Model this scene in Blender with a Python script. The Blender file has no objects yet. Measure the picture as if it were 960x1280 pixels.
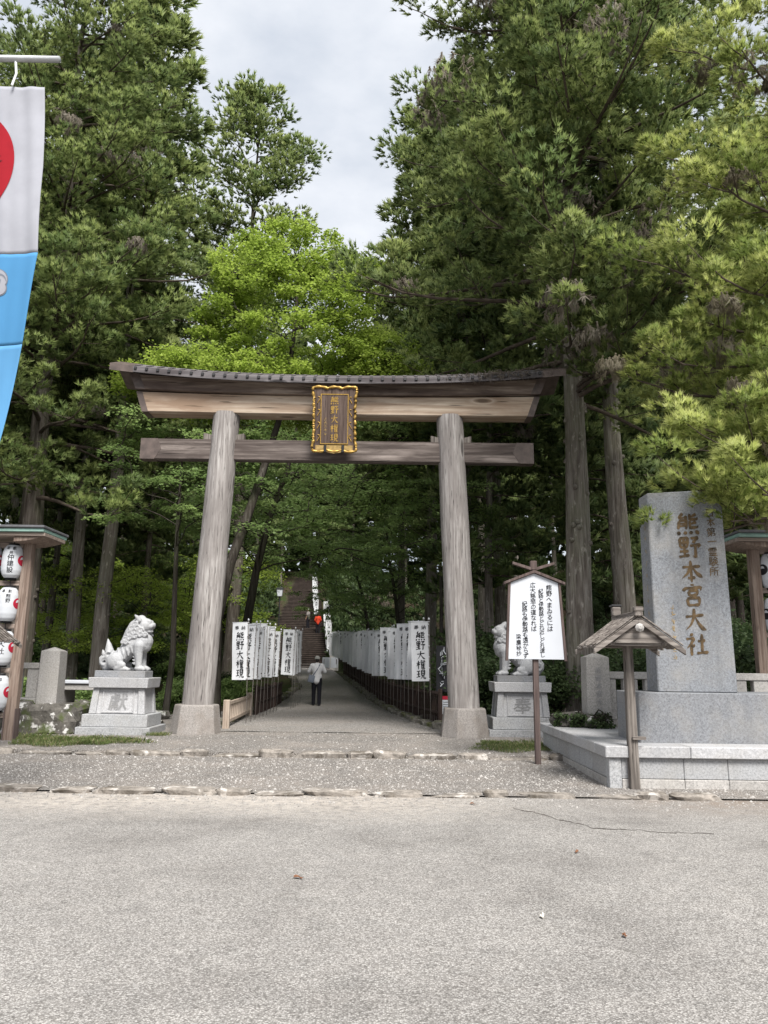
import bpy, bmesh, math, random
import numpy as np
from mathutils import Vector, Matrix, Euler

S = bpy.context.scene
COL = S.collection
rad = math.radians

# ------------------------------------------------------------------ camera
cam_d = bpy.data.cameras.new('camera')
cam_d.sensor_fit = 'VERTICAL'; cam_d.sensor_height = 36.0
cam_d.lens = 36.0 * 950 / 1280
cam_d.clip_end = 2000; cam_d.clip_start = 0.05
cam = bpy.data.objects.new('camera', cam_d); COL.objects.link(cam)
cam.matrix_world = Matrix.Translation((0, 0, 1.6)) @ Matrix.Rotation(rad(90 + 11.48), 4, 'X') @ Matrix.Rotation(rad(0.75), 4, 'Z')
S.camera = cam

# ------------------------------------------------------------------ sky and sun (bright overcast)
SUN_EL, SUN_AZ = 50.0, 160.0            # degrees; azimuth clockwise from +Y: behind the camera, to the right
W = bpy.data.worlds.new('World'); S.world = W; W.use_nodes = True
nt = W.node_tree; nt.nodes.clear()
out = nt.nodes.new('ShaderNodeOutputWorld'); bg = nt.nodes.new('ShaderNodeBackground')
sky = nt.nodes.new('ShaderNodeTexSky'); sky.sky_type = 'NISHITA'; sky.sun_disc = False
sky.sun_elevation = rad(SUN_EL); sky.sun_rotation = rad(SUN_AZ)
tc = nt.nodes.new('ShaderNodeTexCoord')
mp = nt.nodes.new('ShaderNodeMapping'); mp.inputs['Scale'].default_value = (1.0, 1.0, 2.0)
n1 = nt.nodes.new('ShaderNodeTexNoise'); n1.inputs['Scale'].default_value = 2.6; n1.inputs['Detail'].default_value = 7; n1.inputs['Roughness'].default_value = .55
r1 = nt.nodes.new('ShaderNodeValToRGB')
r1.color_ramp.elements[0].position = .34; r1.color_ramp.elements[0].color = (5.6, 6.1, 6.9, 1)
r1.color_ramp.elements[1].position = .62; r1.color_ramp.elements[1].color = (9.0, 9.15, 9.5, 1)
mx = nt.nodes.new('ShaderNodeMix'); mx.data_type = 'RGBA'; mx.inputs['Factor'].default_value = .9
L = nt.links.new
L(tc.outputs['Generated'], mp.inputs['Vector']); L(mp.outputs['Vector'], n1.inputs['Vector'])
L(n1.outputs['Fac'], r1.inputs['Fac'])
L(sky.outputs['Color'], mx.inputs[6]); L(r1.outputs['Color'], mx.inputs[7])
L(mx.outputs[2], bg.inputs['Color']); bg.inputs['Strength'].default_value = 0.050
L(bg.outputs['Background'], out.inputs['Surface'])

sd = bpy.data.lights.new('sun', 'SUN'); sd.energy = 2.9; sd.angle = rad(24); sd.color = (1, .965, .91)
so = bpy.data.objects.new('sun', sd); COL.objects.link(so)
az = rad(SUN_AZ); el = rad(SUN_EL)
sv = Vector((math.sin(az) * math.cos(el), math.cos(az) * math.cos(el), math.sin(el)))
so.rotation_euler = sv.to_track_quat('Z', 'Y').to_euler(); so.location = sv * 60

S.view_settings.view_transform = 'Standard'; S.view_settings.look = 'None'
S.view_settings.exposure = 1.3; S.view_settings.gamma = 1.0; S.view_settings.use_curve_mapping = False
S.render.engine = 'CYCLES'
S.cycles.max_bounces = 8; S.cycles.diffuse_bounces = 5; S.cycles.transmission_bounces = 4; S.cycles.transparent_max_bounces = 4
S.cycles.use_denoising = True

# ------------------------------------------------------------------ materials
def new_mat(name, rough=.8, spec=.3):
    m = bpy.data.materials.new(name); m.use_nodes = True
    t = m.node_tree; b = t.nodes['Principled BSDF']
    b.inputs['Roughness'].default_value = rough; b.inputs['Specular IOR Level'].default_value = spec
    return m, t, b
def N(t, typ, **kw):
    n = t.nodes.new(typ)
    for k, v in kw.items():
        if k in n.inputs: n.inputs[k].default_value = v
        else: setattr(n, k, v)
    return n
def ramp(t, fac, stops):
    r = t.nodes.new('ShaderNodeValToRGB'); e = r.color_ramp.elements
    while len(e) < len(stops): e.new(.5)
    for i, (p, c) in enumerate(stops):
        e[i].position = p; e[i].color = (*c, 1) if len(c) == 3 else c
    t.links.new(fac, r.inputs['Fac']); return r.outputs['Color']
def mixc(t, fac, a, b, mode='MIX'):
    m = t.nodes.new('ShaderNodeMix'); m.data_type = 'RGBA'; m.blend_type = mode
    if isinstance(fac, float): m.inputs['Factor'].default_value = fac
    else: t.links.new(fac, m.inputs['Factor'])
    for v, s in ((a, 6), (b, 7)):
        if isinstance(v, tuple): m.inputs[s].default_value = (*v, 1)
        else: t.links.new(v, m.inputs[s])
    return m.outputs[2]
def coords(t, scale=(1, 1, 1), loc=(0, 0, 0), rot=(0, 0, 0), src='Object'):
    c = t.nodes.new('ShaderNodeTexCoord'); m = t.nodes.new('ShaderNodeMapping')
    m.inputs['Scale'].default_value = scale; m.inputs['Location'].default_value = loc; m.inputs['Rotation'].default_value = rot
    t.links.new(c.outputs[src], m.inputs['Vector']); return m.outputs['Vector']
def noise(t, vec, scale, detail=4, rough=.55, dist=0.):
    n = t.nodes.new('ShaderNodeTexNoise'); n.inputs['Scale'].default_value = scale
    n.inputs['Detail'].default_value = detail; n.inputs['Roughness'].default_value = rough; n.inputs['Distortion'].default_value = dist
    t.links.new(vec, n.inputs['Vector']); return n.outputs['Fac']
def voro(t, vec, scale, feature='F1', outp='Distance'):
    n = t.nodes.new('ShaderNodeTexVoronoi'); n.feature = feature; n.inputs['Scale'].default_value = scale
    t.links.new(vec, n.inputs['Vector']); return n.outputs[outp]
def bump(t, b, h, strength=.3, dist=.02):
    n = t.nodes.new('ShaderNodeBump'); n.inputs['Strength'].default_value = strength; n.inputs['Distance'].default_value = dist
    t.links.new(h, n.inputs['Height']); t.links.new(n.outputs['Normal'], b.inputs['Normal'])
def objrand(t):
    return t.nodes.new('ShaderNodeObjectInfo').outputs['Random']

def m_plain(name, c, rough=.7, spec=.3, var=.12, scale=9, metal=0):
    m, t, b = new_mat(name, rough, spec); v = coords(t)
    f = noise(t, v, scale, 5)
    col = ramp(t, f, [(.3, tuple(x * (1 - var) for x in c)), (.7, tuple(min(1, x * (1 + var)) for x in c))])
    t.links.new(col, b.inputs['Base Color']); b.inputs['Metallic'].default_value = metal
    bump(t, b, f, .15, .01); return m

def m_wood(name, dark, mid, light, axis='z', fine=22, rough=.85, weather=None, streak=1.0):
    """weathered timber, grain running along the axis"""
    m, t, b = new_mat(name, rough, .2)
    s = {'x': (.045, 1, 1), 'y': (1, .045, 1), 'z': (1, 1, .045)}[axis]
    v = coords(t, s); v2 = coords(t, tuple(x * .5 + .2 if x == 1 else x * 4 for x in s))
    f = noise(t, v, fine, 8, .62, .4)
    col = ramp(t, f, [(.30, dark), (.47, mid), (.68, light)])
    big = noise(t, v2, 2.2, 5, .6, .8)
    if weather:
        col = mixc(t, ramp(t, big, [(.42, (0, 0, 0)), (.66, (1, 1, 1))]), col, weather)
    cr = noise(t, v, fine * 2.4, 3, .5, .2)
    crack = ramp(t, cr, [(.31, (.10, .10, .10)), (.385, (1, 1, 1))])
    col = mixc(t, .75 * streak, col, crack, 'MULTIPLY')
    ks = {'x': (.28, 1, 1), 'y': (1, .28, 1), 'z': (1, 1, .28)}[axis]; kv = voro(t, coords(t, ks), 1.6)
    col = mixc(t, ramp(t, kv, [(.05, (.85, .85, .85)), (.10, (0, 0, 0))]), col, tuple(x * .5 for x in dark))
    col = mixc(t, ramp(t, kv, [(.09, (0, 0, 0)), (.11, (.5, .5, .5)), (.16, (0, 0, 0))]), col, light)
    t.links.new(col, b.inputs['Base Color'])
    h = N(t, 'ShaderNodeMath', operation='ADD'); t.links.new(f, h.inputs[0]); t.links.new(crack, h.inputs[1])
    bump(t, b, h.outputs[0], .45, .012); return m

def m_granite(name, base, var=.28, stain=.35, rough=.7, sc=1.0, stainc=(.30, .28, .25)):
    m, t, b = new_mat(name, rough, .35); v = coords(t)
    f = noise(t, v, 130 * sc, 2, .8); f2 = noise(t, v, 34 * sc, 3, .7); g = noise(t, v, 2.0, 5, .6)
    a = N(t, 'ShaderNodeMath', operation='ADD'); t.links.new(f, a.inputs[0]); t.links.new(f2, a.inputs[1])
    h = N(t, 'ShaderNodeMath', operation='MULTIPLY'); t.links.new(a.outputs[0], h.inputs[0]); h.inputs[1].default_value = .5
    col = ramp(t, h.outputs[0], [(.36, tuple(x * (1 - var * 1.6) for x in base)), (.5, base), (.62, tuple(min(.9, x * (1 + var)) for x in base))])
    col = mixc(t, ramp(t, g, [(.45, (0, 0, 0)), (.75, (stain, stain, stain))]), col, stainc, 'MIX')
    vs = coords(t, (1, 1, .07)); s = noise(t, vs, 5, 5, .6)
    col = mixc(t, ramp(t, s, [(.52, (0, 0, 0)), (.74, (stain, stain, stain))]), col, tuple(x * .55 for x in base), 'MIX')
    rr = N(t, 'ShaderNodeMapRange'); t.links.new(objrand(t), rr.inputs[0]); rr.inputs[3].default_value = .88; rr.inputs[4].default_value = 1.08
    cc = t.nodes.new('ShaderNodeCombineColor')
    for i in range(3): t.links.new(rr.outputs[0], cc.inputs[i])
    col = mixc(t, 1.0, col, cc.outputs[0], 'MULTIPLY')
    t.links.new(col, b.inputs['Base Color']); bump(t, b, h.outputs[0], .25, .006); return m

def m_leaf(name, dark, light, tip, dead=(.17, .135, .11), trans=.25, rough=.55):
    m, t, b = new_mat(name, rough, .3)
    a = t.nodes.new('ShaderNodeAttribute'); a.attribute_name = 'tone'
    sp = t.nodes.new('ShaderNodeSeparateColor'); t.links.new(a.outputs['Color'], sp.inputs[0])
    c = ramp(t, sp.outputs[0], [(.1, dark), (.9, light)])
    c = mixc(t, sp.outputs[1], c, tip)
    c = mixc(t, sp.outputs[2], c, dead)
    t.links.new(c, b.inputs['Base Color'])
    tr = t.nodes.new('ShaderNodeBsdfTranslucent'); t.links.new(c, tr.inputs['Color'])
    ms = t.nodes.new('ShaderNodeMixShader'); ms.inputs[0].default_value = trans
    t.links.new(b.outputs[0], ms.inputs[1]); t.links.new(tr.outputs[0], ms.inputs[2])
    t.links.new(ms.outputs[0], t.nodes['Material Output'].inputs['Surface']); return m

def m_bark(name, dark, mid, light, moss=(.10, .115, .05), mossf=.6):
    m, t, b = new_mat(name, .95, .1)
    v = coords(t, (1, 1, .07)); f = noise(t, v, 16, 7, .65, .5)
    col = ramp(t, f, [(.3, dark), (.5, mid), (.7, light)])
    g = noise(t, coords(t, (1, 1, .35)), 1.3, 5, .65)
    col = mixc(t, ramp(t, g, [(.45, (0, 0, 0)), (.7, (mossf,) * 3)]), col, moss)
    p = noise(t, coords(t, (1, 1, .4)), 9, 3, .6)
    col = mixc(t, ramp(t, p, [(.6, (0, 0, 0)), (.72, (.55,) * 3)]), col, tuple(x * 1.7 for x in light))
    t.links.new(col, b.inputs['Base Color']); bump(t, b, f, .8, .04); return m

M = {}
M['pillar'] = m_wood('weathered_grey_timber', (.13, .117, .11), (.25, .23, .22), (.42, .40, .385), 'z', 24, weather=(.185, .168, .16))
M['beam_tan'] = m_wood('weathered_tan_timber', (.19, .135, .095), (.38, .30, .23), (.56, .48, .395), 'x', 9, weather=(.27, .19, .135))
M['beam_dark'] = m_wood('weathered_brown_timber', (.045, .034, .029), (.16, .122, .10), (.36, .30, .25), 'x', 9, weather=(.075, .054, .046))
M['nuki'] = m_wood('weathered_mauve_timber', (.045, .036, .032), (.105, .086, .078), (.27, .23, .21), 'x', 13, weather=(.065, .051, .046))
M['copper_brown'] = m_plain('brown_copper_sheet', (.088, .066, .058), .55, .4, .35, 6)
M['roof_bark'] = m_wood('dark_roof_boards', (.035, .032, .034), (.10, .092, .096), (.22, .205, .21), 'x', 8, weather=(.07, .06, .062))
M['batten'] = m_plain('black_iron', (.02, .02, .022), .5, .4)
M['gold'] = m_plain('gold_leaf', (.40, .25, .06), .42, .5, .35, 30, .5)
M['plaque_wood'] = m_wood('plaque_brown_timber', (.045, .03, .026), (.085, .06, .05), (.14, .105, .09), 'z', 18)
M['gold_ink'] = m_plain('faded_gold_paint', (.34, .23, .085), .6, .3, .3, 18)
M['post_wood'] = m_wood('grey_post_timber', (.055, .047, .042), (.12, .105, .094), (.235, .21, .19), 'z', 24)
M['shingle'] = m_wood('grey_shingle_timber', (.062, .053, .048), (.138, .12, .108), (.30, .27, .245), 'x', 22)
M['shingle_y'] = m_wood('grey_ridge_timber', (.062, .053, .048), (.138, .12, .108), (.30, .27, .245), 'y', 22)
M['rack_wood'] = m_wood('brown_rack_timber', (.10, .07, .056), (.195, .145, .118), (.28, .225, .19), 'z', 26)
M['rack_rail'] = m_wood('grey_rail_timber', (.13, .10, .085), (.25, .20, .17), (.36, .30, .26), 'x', 18)
M['sign_brown'] = m_wood('dark_brown_stained_timber', (.055, .04, .037), (.095, .07, .065), (.15, .115, .105), 'z', 26, streak=.5)
M['fence_tan'] = m_wood('tan_fence_timber', (.20, .155, .12), (.36, .29, .235), (.48, .41, .34), 'z', 22)
M['fence_dark'] = m_wood('dark_red_fence_timber', (.022, .014, .012), (.042, .028, .024), (.07, .05, .043), 'z', 22)
M['stair_wood'] = m_plain('brown_stair_stone', (.03, .024, .021), .9, .1, .3, 4)
M['stair_edge'] = m_plain('pale_stair_nosing', (.08, .063, .055), .9, .1, .3, 4)
M['white_board'] = m_plain('white_board_paint', (.52, .54, .58), .45, .4, .02, 3)
M['ink'] = m_plain('black_ink', (.014, .014, .016), .6, .2)
M['cloth_white'] = m_plain('white_cloth', (.62, .63, .65), .9, .1, .05, 7)
M['paper'] = m_plain('white_lantern_paper', (.50, .52, .55), .6, .3, .04, 5)
M['pole_grey'] = m_plain('dull_banner_pole', (.2, .18, .165), .6, .3)
M['crimson'] = m_plain('crimson_paint', (.36, .012, .035), .6, .3)
M['flag_white'] = m_plain('white_flag_cloth', (.31, .315, .35), .9, .1, .08, 3)
M['flag_blue'] = m_plain('sky_blue_flag_cloth', (.075, .235, .44), .9, .1, .05, 2)
M['flag_red'] = m_plain('red_flag_print', (.27, .014, .022), .9, .1, .05)
M['steel'] = m_plain('grey_steel_tube', (.42, .43, .44), .4, .5, .1, 9, .5)
M['patina'] = m_plain('green_copper_patina', (.21, .33, .29), .55, .35, .15, 8)
M['roof_slate'] = m_plain('grey_roof_sheet', (.105, .105, .115), .6, .35, .25, 8)
M['granite'] = m_granite('grey_granite', (.33, .335, .345), .34, .32)
M['granite_blue2'] = m_granite('blue_grey_slab_granite', (.195, .205, .222), .36, .5)
M['gold_carved'] = m_plain('carved_gold_paint', (.088, .056, .025), .6, .3, .8, 9)
M['flag_blue2'] = m_plain('sky_blue_flag_cloth_pale', (.10, .27, .48), .9, .1, .05, 2)
M['granite_pale'] = m_granite('pale_granite', (.39, .39, .40), .28, .4)
M['granite_blue'] = m_granite('blue_grey_granite', (.20, .207, .222), .32, .45)
M['granite_warm'] = m_granite('weathered_granite', (.36, .345, .33), .3, .45)
M['granite_base'] = m_granite('old_pillar_base_stone', (.255, .235, .22), .3, .7, stainc=(.15, .122, .10))
M['statue'] = m_granite('white_granite', (.345, .35, .362), .2, .4, .65, 1.0, (.5, .49, .48))
M['recess'] = m_granite('carved_granite', (.23, .23, .235), .2, .2)
M['skin'] = m_plain('skin', (.45, .28, .2), .6, .3)
M['shirt_white'] = m_plain('white_shirt_cloth', (.66, .66, .68), .9, .1, .06, 14)
M['trouser_black'] = m_plain('black_trouser_cloth', (.014, .014, .018), .9, .1)
M['cap_grey'] = m_plain('pale_cap_cloth', (.36, .36, .34), .9, .1)
M['shirt_grey'] = m_plain('grey_shirt_cloth', (.22, .20, .19), .9, .1)
M['shirt_orange'] = m_plain('orange_red_cloth', (.52, .055, .025), .9, .1)
M['bag_blue'] = m_plain('slate_blue_canvas', (.16, .18, .22), .9, .1)
M['hair'] = m_plain('dark_hair', (.02, .017, .015), .7, .3)
M['black_sign'] = m_plain('black_sign_board', (.02, .02, .024), .5, .3)
M['cedar_bark'] = m_bark('cedar_bark', (.055, .045, .038), (.16, .14, .122), (.28, .262, .236), (.165, .175, .11))
M['dark_bark'] = m_bark('dark_cedar_bark', (.045, .036, .03), (.11, .092, .08), (.20, .18, .16), (.11, .12, .07))
M['twig'] = m_plain('grey_brown_twig', (.085, .068, .056), .95, .1, .4, 6)
M['maple_bark'] = m_bark('dark_maple_bark', (.02, .017, .014), (.045, .038, .032), (.085, .078, .068), (.05, .06, .03))
M['leaf_near'] = m_leaf('cedar_needles_fresh', (.205, .27, .068), (.385, .45, .13), (.62, .64, .25), (.20, .165, .135), .5)
M['leaf_cedar'] = m_leaf('cedar_needles', (.130, .185, .065), (.245, .312, .105), (.40, .44, .165), (.27, .23, .20), .5)
M['leaf_dark'] = m_leaf('cedar_needles_deep', (.095, .145, .056), (.185, .245, .088), (.285, .335, .125), (.18, .15, .13), .5)
M['leaf_maple'] = m_leaf('maple_leaves_fresh_sunlit', (.25, .35, .055), (.40, .51, .10), (.48, .57, .15), trans=.55)
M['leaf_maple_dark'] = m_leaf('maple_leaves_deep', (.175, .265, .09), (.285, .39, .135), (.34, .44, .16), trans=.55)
M['leaf_shrub'] = m_leaf('shrub_leaves', (.05, .082, .034), (.10, .145, .058), (.15, .20, .075), trans=.4)
M['grass'] = m_leaf('grass_blades', (.07, .11, .03), (.14, .18, .055), (.24, .27, .11), (.3, .25, .15), trans=.3)
def m_asphalt():
    m, t, b = new_mat('pale_worn_asphalt', .9, .2); v = coords(t)
    vc = t.nodes.new('ShaderNodeTexVoronoi'); vc.inputs['Scale'].default_value = 100; t.links.new(v, vc.inputs['Vector'])
    sep = t.nodes.new('ShaderNodeSeparateColor'); t.links.new(vc.outputs['Color'], sep.inputs[0])
    stone = ramp(t, sep.outputs[0], [(.0, (.21, .20, .192)), (.3, (.32, .308, .296)), (.65, (.41, .396, .383)), (1, (.56, .545, .53))])
    edge = ramp(t, vc.outputs['Distance'], [(.25, (1, 1, 1)), (.62, (.56, .55, .54))])
    col = mixc(t, .85, stone, edge, 'MULTIPLY')
    big = noise(t, v, .55, 6, .6, .3); col = mixc(t, .9, col, ramp(t, big, [(.32, (.62, .61, .60)), (.5, (.88, .875, .865)), (.7, (.98, .975, .965))]), 'MULTIPLY')
    mid = noise(t, v, 4.5, 5, .65); col = mixc(t, .8, col, ramp(t, mid, [(.3, (.86, .86, .86)), (.7, (1.08, 1.07, 1.06))]), 'MULTIPLY')
    # sandy dust washed along the kerb: a band with a wandering edge
    sx = t.nodes.new('ShaderNodeSeparateXYZ'); t.links.new(coords(t), sx.inputs[0])
    wob = noise(t, coords(t, (.25, .9, 1)), 1.4, 6, .65)
    def band(y0, y1, soft, x0, x1, xs):
        a = N(t, 'ShaderNodeMath', operation='MULTIPLY_ADD'); t.links.new(wob, a.inputs[0]); a.inputs[1].default_value = 1.5; t.links.new(sx.outputs[1], a.inputs[2])
        lo = N(t, 'ShaderNodeMapRange', interpolation_type='SMOOTHSTEP'); t.links.new(a.outputs[0], lo.inputs[0]); lo.inputs[1].default_value = y0; lo.inputs[2].default_value = y0 + soft
        hx = N(t, 'ShaderNodeMapRange', interpolation_type='SMOOTHSTEP'); t.links.new(sx.outputs[0], hx.inputs[0]); hx.inputs[1].default_value = x1; hx.inputs[2].default_value = x1 - xs
        k = N(t, 'ShaderNodeMath', operation='MULTIPLY'); t.links.new(lo.outputs[0], k.inputs[0]); t.links.new(hx.outputs[0], k.inputs[1]); return k.outputs[0]
    f = band(8.9, 10.1, 1.5, -9, 2.6, 3.0)
    f2 = N(t, 'ShaderNodeMath', operation='MULTIPLY'); t.links.new(f, f2.inputs[0]); t.links.new(ramp(t, noise(t, v, 9, 5, .7), [(.34, (.08, .08, .08)), (.62, (.72, .72, .72))]), f2.inputs[1])
    col = mixc(t, f2.outputs[0], col, (.52, .465, .41))
    # brown leaf dirt by the right kerb
    a = N(t, 'ShaderNodeMapRange', interpolation_type='SMOOTHSTEP'); t.links.new(sx.outputs[0], a.inputs[0]); a.inputs[1].default_value = 1.5; a.inputs[2].default_value = 5
    c2 = N(t, 'ShaderNodeMapRange', interpolation_type='SMOOTHSTEP'); t.links.new(sx.outputs[1], c2.inputs[0]); c2.inputs[1].default_value = 8.4; c2.inputs[2].default_value = 10.1
    k = N(t, 'ShaderNodeMath', operation='MULTIPLY'); t.links.new(a.outputs[0], k.inputs[0]); t.links.new(c2.outputs[0], k.inputs[1])
    k2 = N(t, 'ShaderNodeMath', operation='MULTIPLY'); t.links.new(k.outputs[0], k2.inputs[0]); t.links.new(ramp(t, noise(t, v, 3, 6, .7), [(.3, (.1, .1, .1)), (.65, (.9, .9, .9))]), k2.inputs[1])
    col = mixc(t, k2.outputs[0], col, (.22, .175, .14))
    t.links.new(col, b.inputs['Base Color'])
    bump(t, b, vc.outputs['Distance'], .55, .008); return m

def m_gravel(name, cols, scale, dirt, df=.5, bs=.9):
    m, t, b = new_mat(name, .95, .1); v = coords(t)
    vc = t.nodes.new('ShaderNodeTexVoronoi'); vc.inputs['Scale'].default_value = scale; t.links.new(v, vc.inputs['Vector'])
    sep = t.nodes.new('ShaderNodeSeparateColor'); t.links.new(vc.outputs['Color'], sep.inputs[0])
    col = ramp(t, sep.outputs[0], [(i / (len(cols) - 1), c) for i, c in enumerate(cols)])
    col = mixc(t, .9, col, ramp(t, vc.outputs['Distance'], [(.25, (1, 1, 1)), (.68, (.40, .38, .36))]), 'MULTIPLY')
    g = noise(t, v, .9, 7, .65, .4); col = mixc(t, ramp(t, g, [(.42, (0, 0, 0)), (.72, (df, df, df))]), col, dirt)
    t.links.new(col, b.inputs['Base Color']); bump(t, b, vc.outputs['Distance'], bs, .02); return m

def m_soil():
    m, t, b = new_mat('forest_floor', 1, .05); v = coords(t)
    f = noise(t, v, 6, 8, .7); col = ramp(t, f, [(.3, (.018, .014, .010)), (.5, (.045, .034, .024)), (.72, (.085, .066, .046))])
    g = noise(t, v, .5, 5, .6); col = mixc(t, ramp(t, g, [(.42, (0, 0, 0)), (.6, (.85, .85, .85))]), col, (.035, .055, .018))
    t.links.new(col, b.inputs['Base Color']); bump(t, b, f, .8, .06); return m
def m_rock(name, base, lichen, lf=.5, moss=(.065, .085, .025)):
    m, t, b = new_mat(name, .95, .15); v = t.nodes.new('ShaderNodeNewGeometry').outputs['Position']
    f = noise(t, v, 9, 8, .7); col = ramp(t, f, [(.3, tuple(x * .45 for x in base)), (.52, base), (.75, tuple(x * 1.6 for x in base))])
    l = noise(t, v, 4.2, 6, .62, .3); col = mixc(t, ramp(t, l, [(.56, (0, 0, 0)), (.62, (lf, lf, lf))]), col, lichen)
    g = noise(t, v, 2.3, 6, .6); col = mixc(t, ramp(t, g, [(.52, (0, 0, 0)), (.62, (.85, .85, .85))]), col, moss)
    t.links.new(col, b.inputs['Base Color']); bump(t, b, f, .7, .03); return m
M['asphalt'] = m_asphalt()
M['gravel'] = m_gravel('grey_gravel', [(.19, .177, .166), (.29, .273, .258), (.35, .333, .316), (.41, .392, .375)], 56, (.36, .315, .28), .55)
M['path_gravel'] = m_gravel('grey_path_gravel', [(.20, .188, .178), (.31, .295, .282), (.40, .385, .37), (.55, .53, .51)], 50, (.30, .265, .235), .5)
M['soil'] = m_soil()
M['kerb'] = m_rock('worn_kerb_stone', (.25, .225, .20), (.52, .49, .455), .85, (.10, .085, .068))
M['boulder'] = m_rock('lichened_boulder', (.105, .098, .088), (.56, .555, .54), .95)
M['mossy_stone'] = m_rock('mossy_stone', (.15, .14, .12), (.30, .29, .26), .5, (.085, .095, .03))

# ------------------------------------------------------------------ helpers
def tag(o, label=None, cat=None, group=None, kind=None):
    if label: o['label'] = label
    if cat: o['category'] = cat
    if group: o['group'] = group
    if kind: o['kind'] = kind
    return o
def link(name, me, parent=None, loc=None, rot=None, scale=None):
    o = bpy.data.objects.new(name, me); COL.objects.link(o)
    if parent: o.parent = parent
    if loc is not None: o.location = loc
    if rot is not None: o.rotation_euler = rot
    if scale is not None: o.scale = scale
    return o
def thing(name, label, cat, loc=(0, 0, 0), rz=0., group=None):
    o = link(name, None, None, loc, (0, 0, rz)); o.empty_display_size = .2
    return tag(o, label, cat, group)
def copy_tree(o, parent=None, loc=None, rz=None, scale=None, label=None, group=None):
    c = o.copy(); COL.objects.link(c)
    if parent: c.parent = parent
    if loc is not None: c.location = loc
    if rz is not None: c.rotation_euler = (c.rotation_euler[0], c.rotation_euler[1], rz)
    if scale is not None: c.scale = scale if isinstance(scale, tuple) else (scale,) * 3
    if label: c['label'] = label
    if group: c['group'] = group
    for ch in list(o.children): copy_tree(ch, c)
    return c

class MB:
    """collects plain geometry for one mesh"""
    def __init__(s): s.v = []; s.f = []
    def add(s, vs, fs):
        n = len(s.v); s.v += [tuple(p) for p in vs]; s.f += [tuple(i + n for i in f) for f in fs]; return s
    def hexa(s, p):      # 8 points: bottom 4 ccw, top 4 ccw
        return s.add(p, [(3, 2, 1, 0), (4, 5, 6, 7), (0, 1, 5, 4), (1, 2, 6, 5), (2, 3, 7, 6), (3, 0, 4, 7)])
    def box(s, x0, x1, y0, y1, z0, z1):
        return s.hexa([(x0, y0, z0), (x1, y0, z0), (x1, y1, z0), (x0, y1, z0), (x0, y0, z1), (x1, y0, z1), (x1, y1, z1), (x0, y1, z1)])
    def frustum(s, cx, cy, z0, z1, sx0, sy0, sx1, sy1):
        a = [(cx - sx0 / 2, cy - sy0 / 2, z0), (cx + sx0 / 2, cy - sy0 / 2, z0), (cx + sx0 / 2, cy + sy0 / 2, z0), (cx - sx0 / 2, cy + sy0 / 2, z0)]
        b = [(cx - sx1 / 2, cy - sy1 / 2, z1), (cx + sx1 / 2, cy - sy1 / 2, z1), (cx + sx1 / 2, cy + sy1 / 2, z1), (cx - sx1 / 2, cy + sy1 / 2, z1)]
        return s.hexa(a + b)
    def prism(s, poly, y0, y1):   # poly in xz, ccw seen from -y
        n = len(poly)
        vs = [(x, y0, z) for x, z in poly] + [(x, y1, z) for x, z in poly]
        fs = [tuple(range(n)), tuple(range(2 * n - 1, n - 1, -1))] + [(i, i + n, (i + 1) % n + n, (i + 1) % n) for i in range(n)]
        return s.add(vs, fs)
    def tube(s, pts, rr, seg=8, cap=True):
        pts = [Vector(p) for p in pts]; n = len(pts); rings = []
        if not hasattr(rr, '__len__'): rr = [rr] * n
        ref = Vector((0, 0, 1))
        d0 = (pts[1] - pts[0]).normalized()
        if abs(d0.dot(ref)) > .9: ref = Vector((0, 1, 0))
        vs = []; fs = []
        for i, p in enumerate(pts):
            d = (pts[min(i + 1, n - 1)] - pts[max(i - 1, 0)]).normalized()
            u = d.cross(ref).normalized(); w = d.cross(u)
            for k in range(seg):
                a = 2 * math.pi * k / seg; vs.append(p + (u * math.cos(a) + w * math.sin(a)) * rr[i])
        for i in range(n - 1):
            for k in range(seg):
                a = i * seg + k; b = i * seg + (k + 1) % seg; fs.append((a, a + seg, b + seg, b))
        if cap: fs.append(tuple(range(seg))); fs.append(tuple(range((n - 1) * seg, n * seg))[::-1])
        return s.add(vs, fs)
    def lathe(s, prof, seg=20, c=(0, 0, 0)):   # (r, z)
        vs = []; fs = []
        for r, z in prof:
            for k in range(seg):
                a = 2 * math.pi * k / seg; vs.append((c[0] + r * math.cos(a), c[1] + r * math.sin(a), c[2] + z))
        for i in range(len(prof) - 1):
            for k in range(seg):
                a = i * seg + k; b = i * seg + (k + 1) % seg; fs.append((a, b, b + seg, a + seg))
        return s.add(vs, fs)
    def mesh(s, name, mat, smooth=False, bevel=0, seg=1):
        me = bpy.data.meshes.new(name); me.from_pydata(s.v, [], s.f); me.validate()
        bm = bmesh.new(); bm.from_mesh(me)
        bmesh.ops.recalc_face_normals(bm, faces=bm.faces)
        if bevel:
            bmesh.ops.bevel(bm, geom=[e for e in bm.edges if e.is_manifold and e.calc_face_angle(0) > .35], offset=bevel, segments=seg, affect='EDGES', clamp_overlap=True)
        for f in bm.faces: f.smooth = smooth
        bm.to_mesh(me); bm.free()
        me.materials.append(mat); return me
    def build(s, name, mat, parent=None, smooth=False, bevel=0, seg=1, loc=None, rot=None):
        return link(name, s.mesh(name, mat, smooth, bevel, seg), parent, loc, rot)

def rot2(x, y, a): return x * math.cos(a) - y * math.sin(a), x * math.sin(a) + y * math.cos(a)

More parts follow.
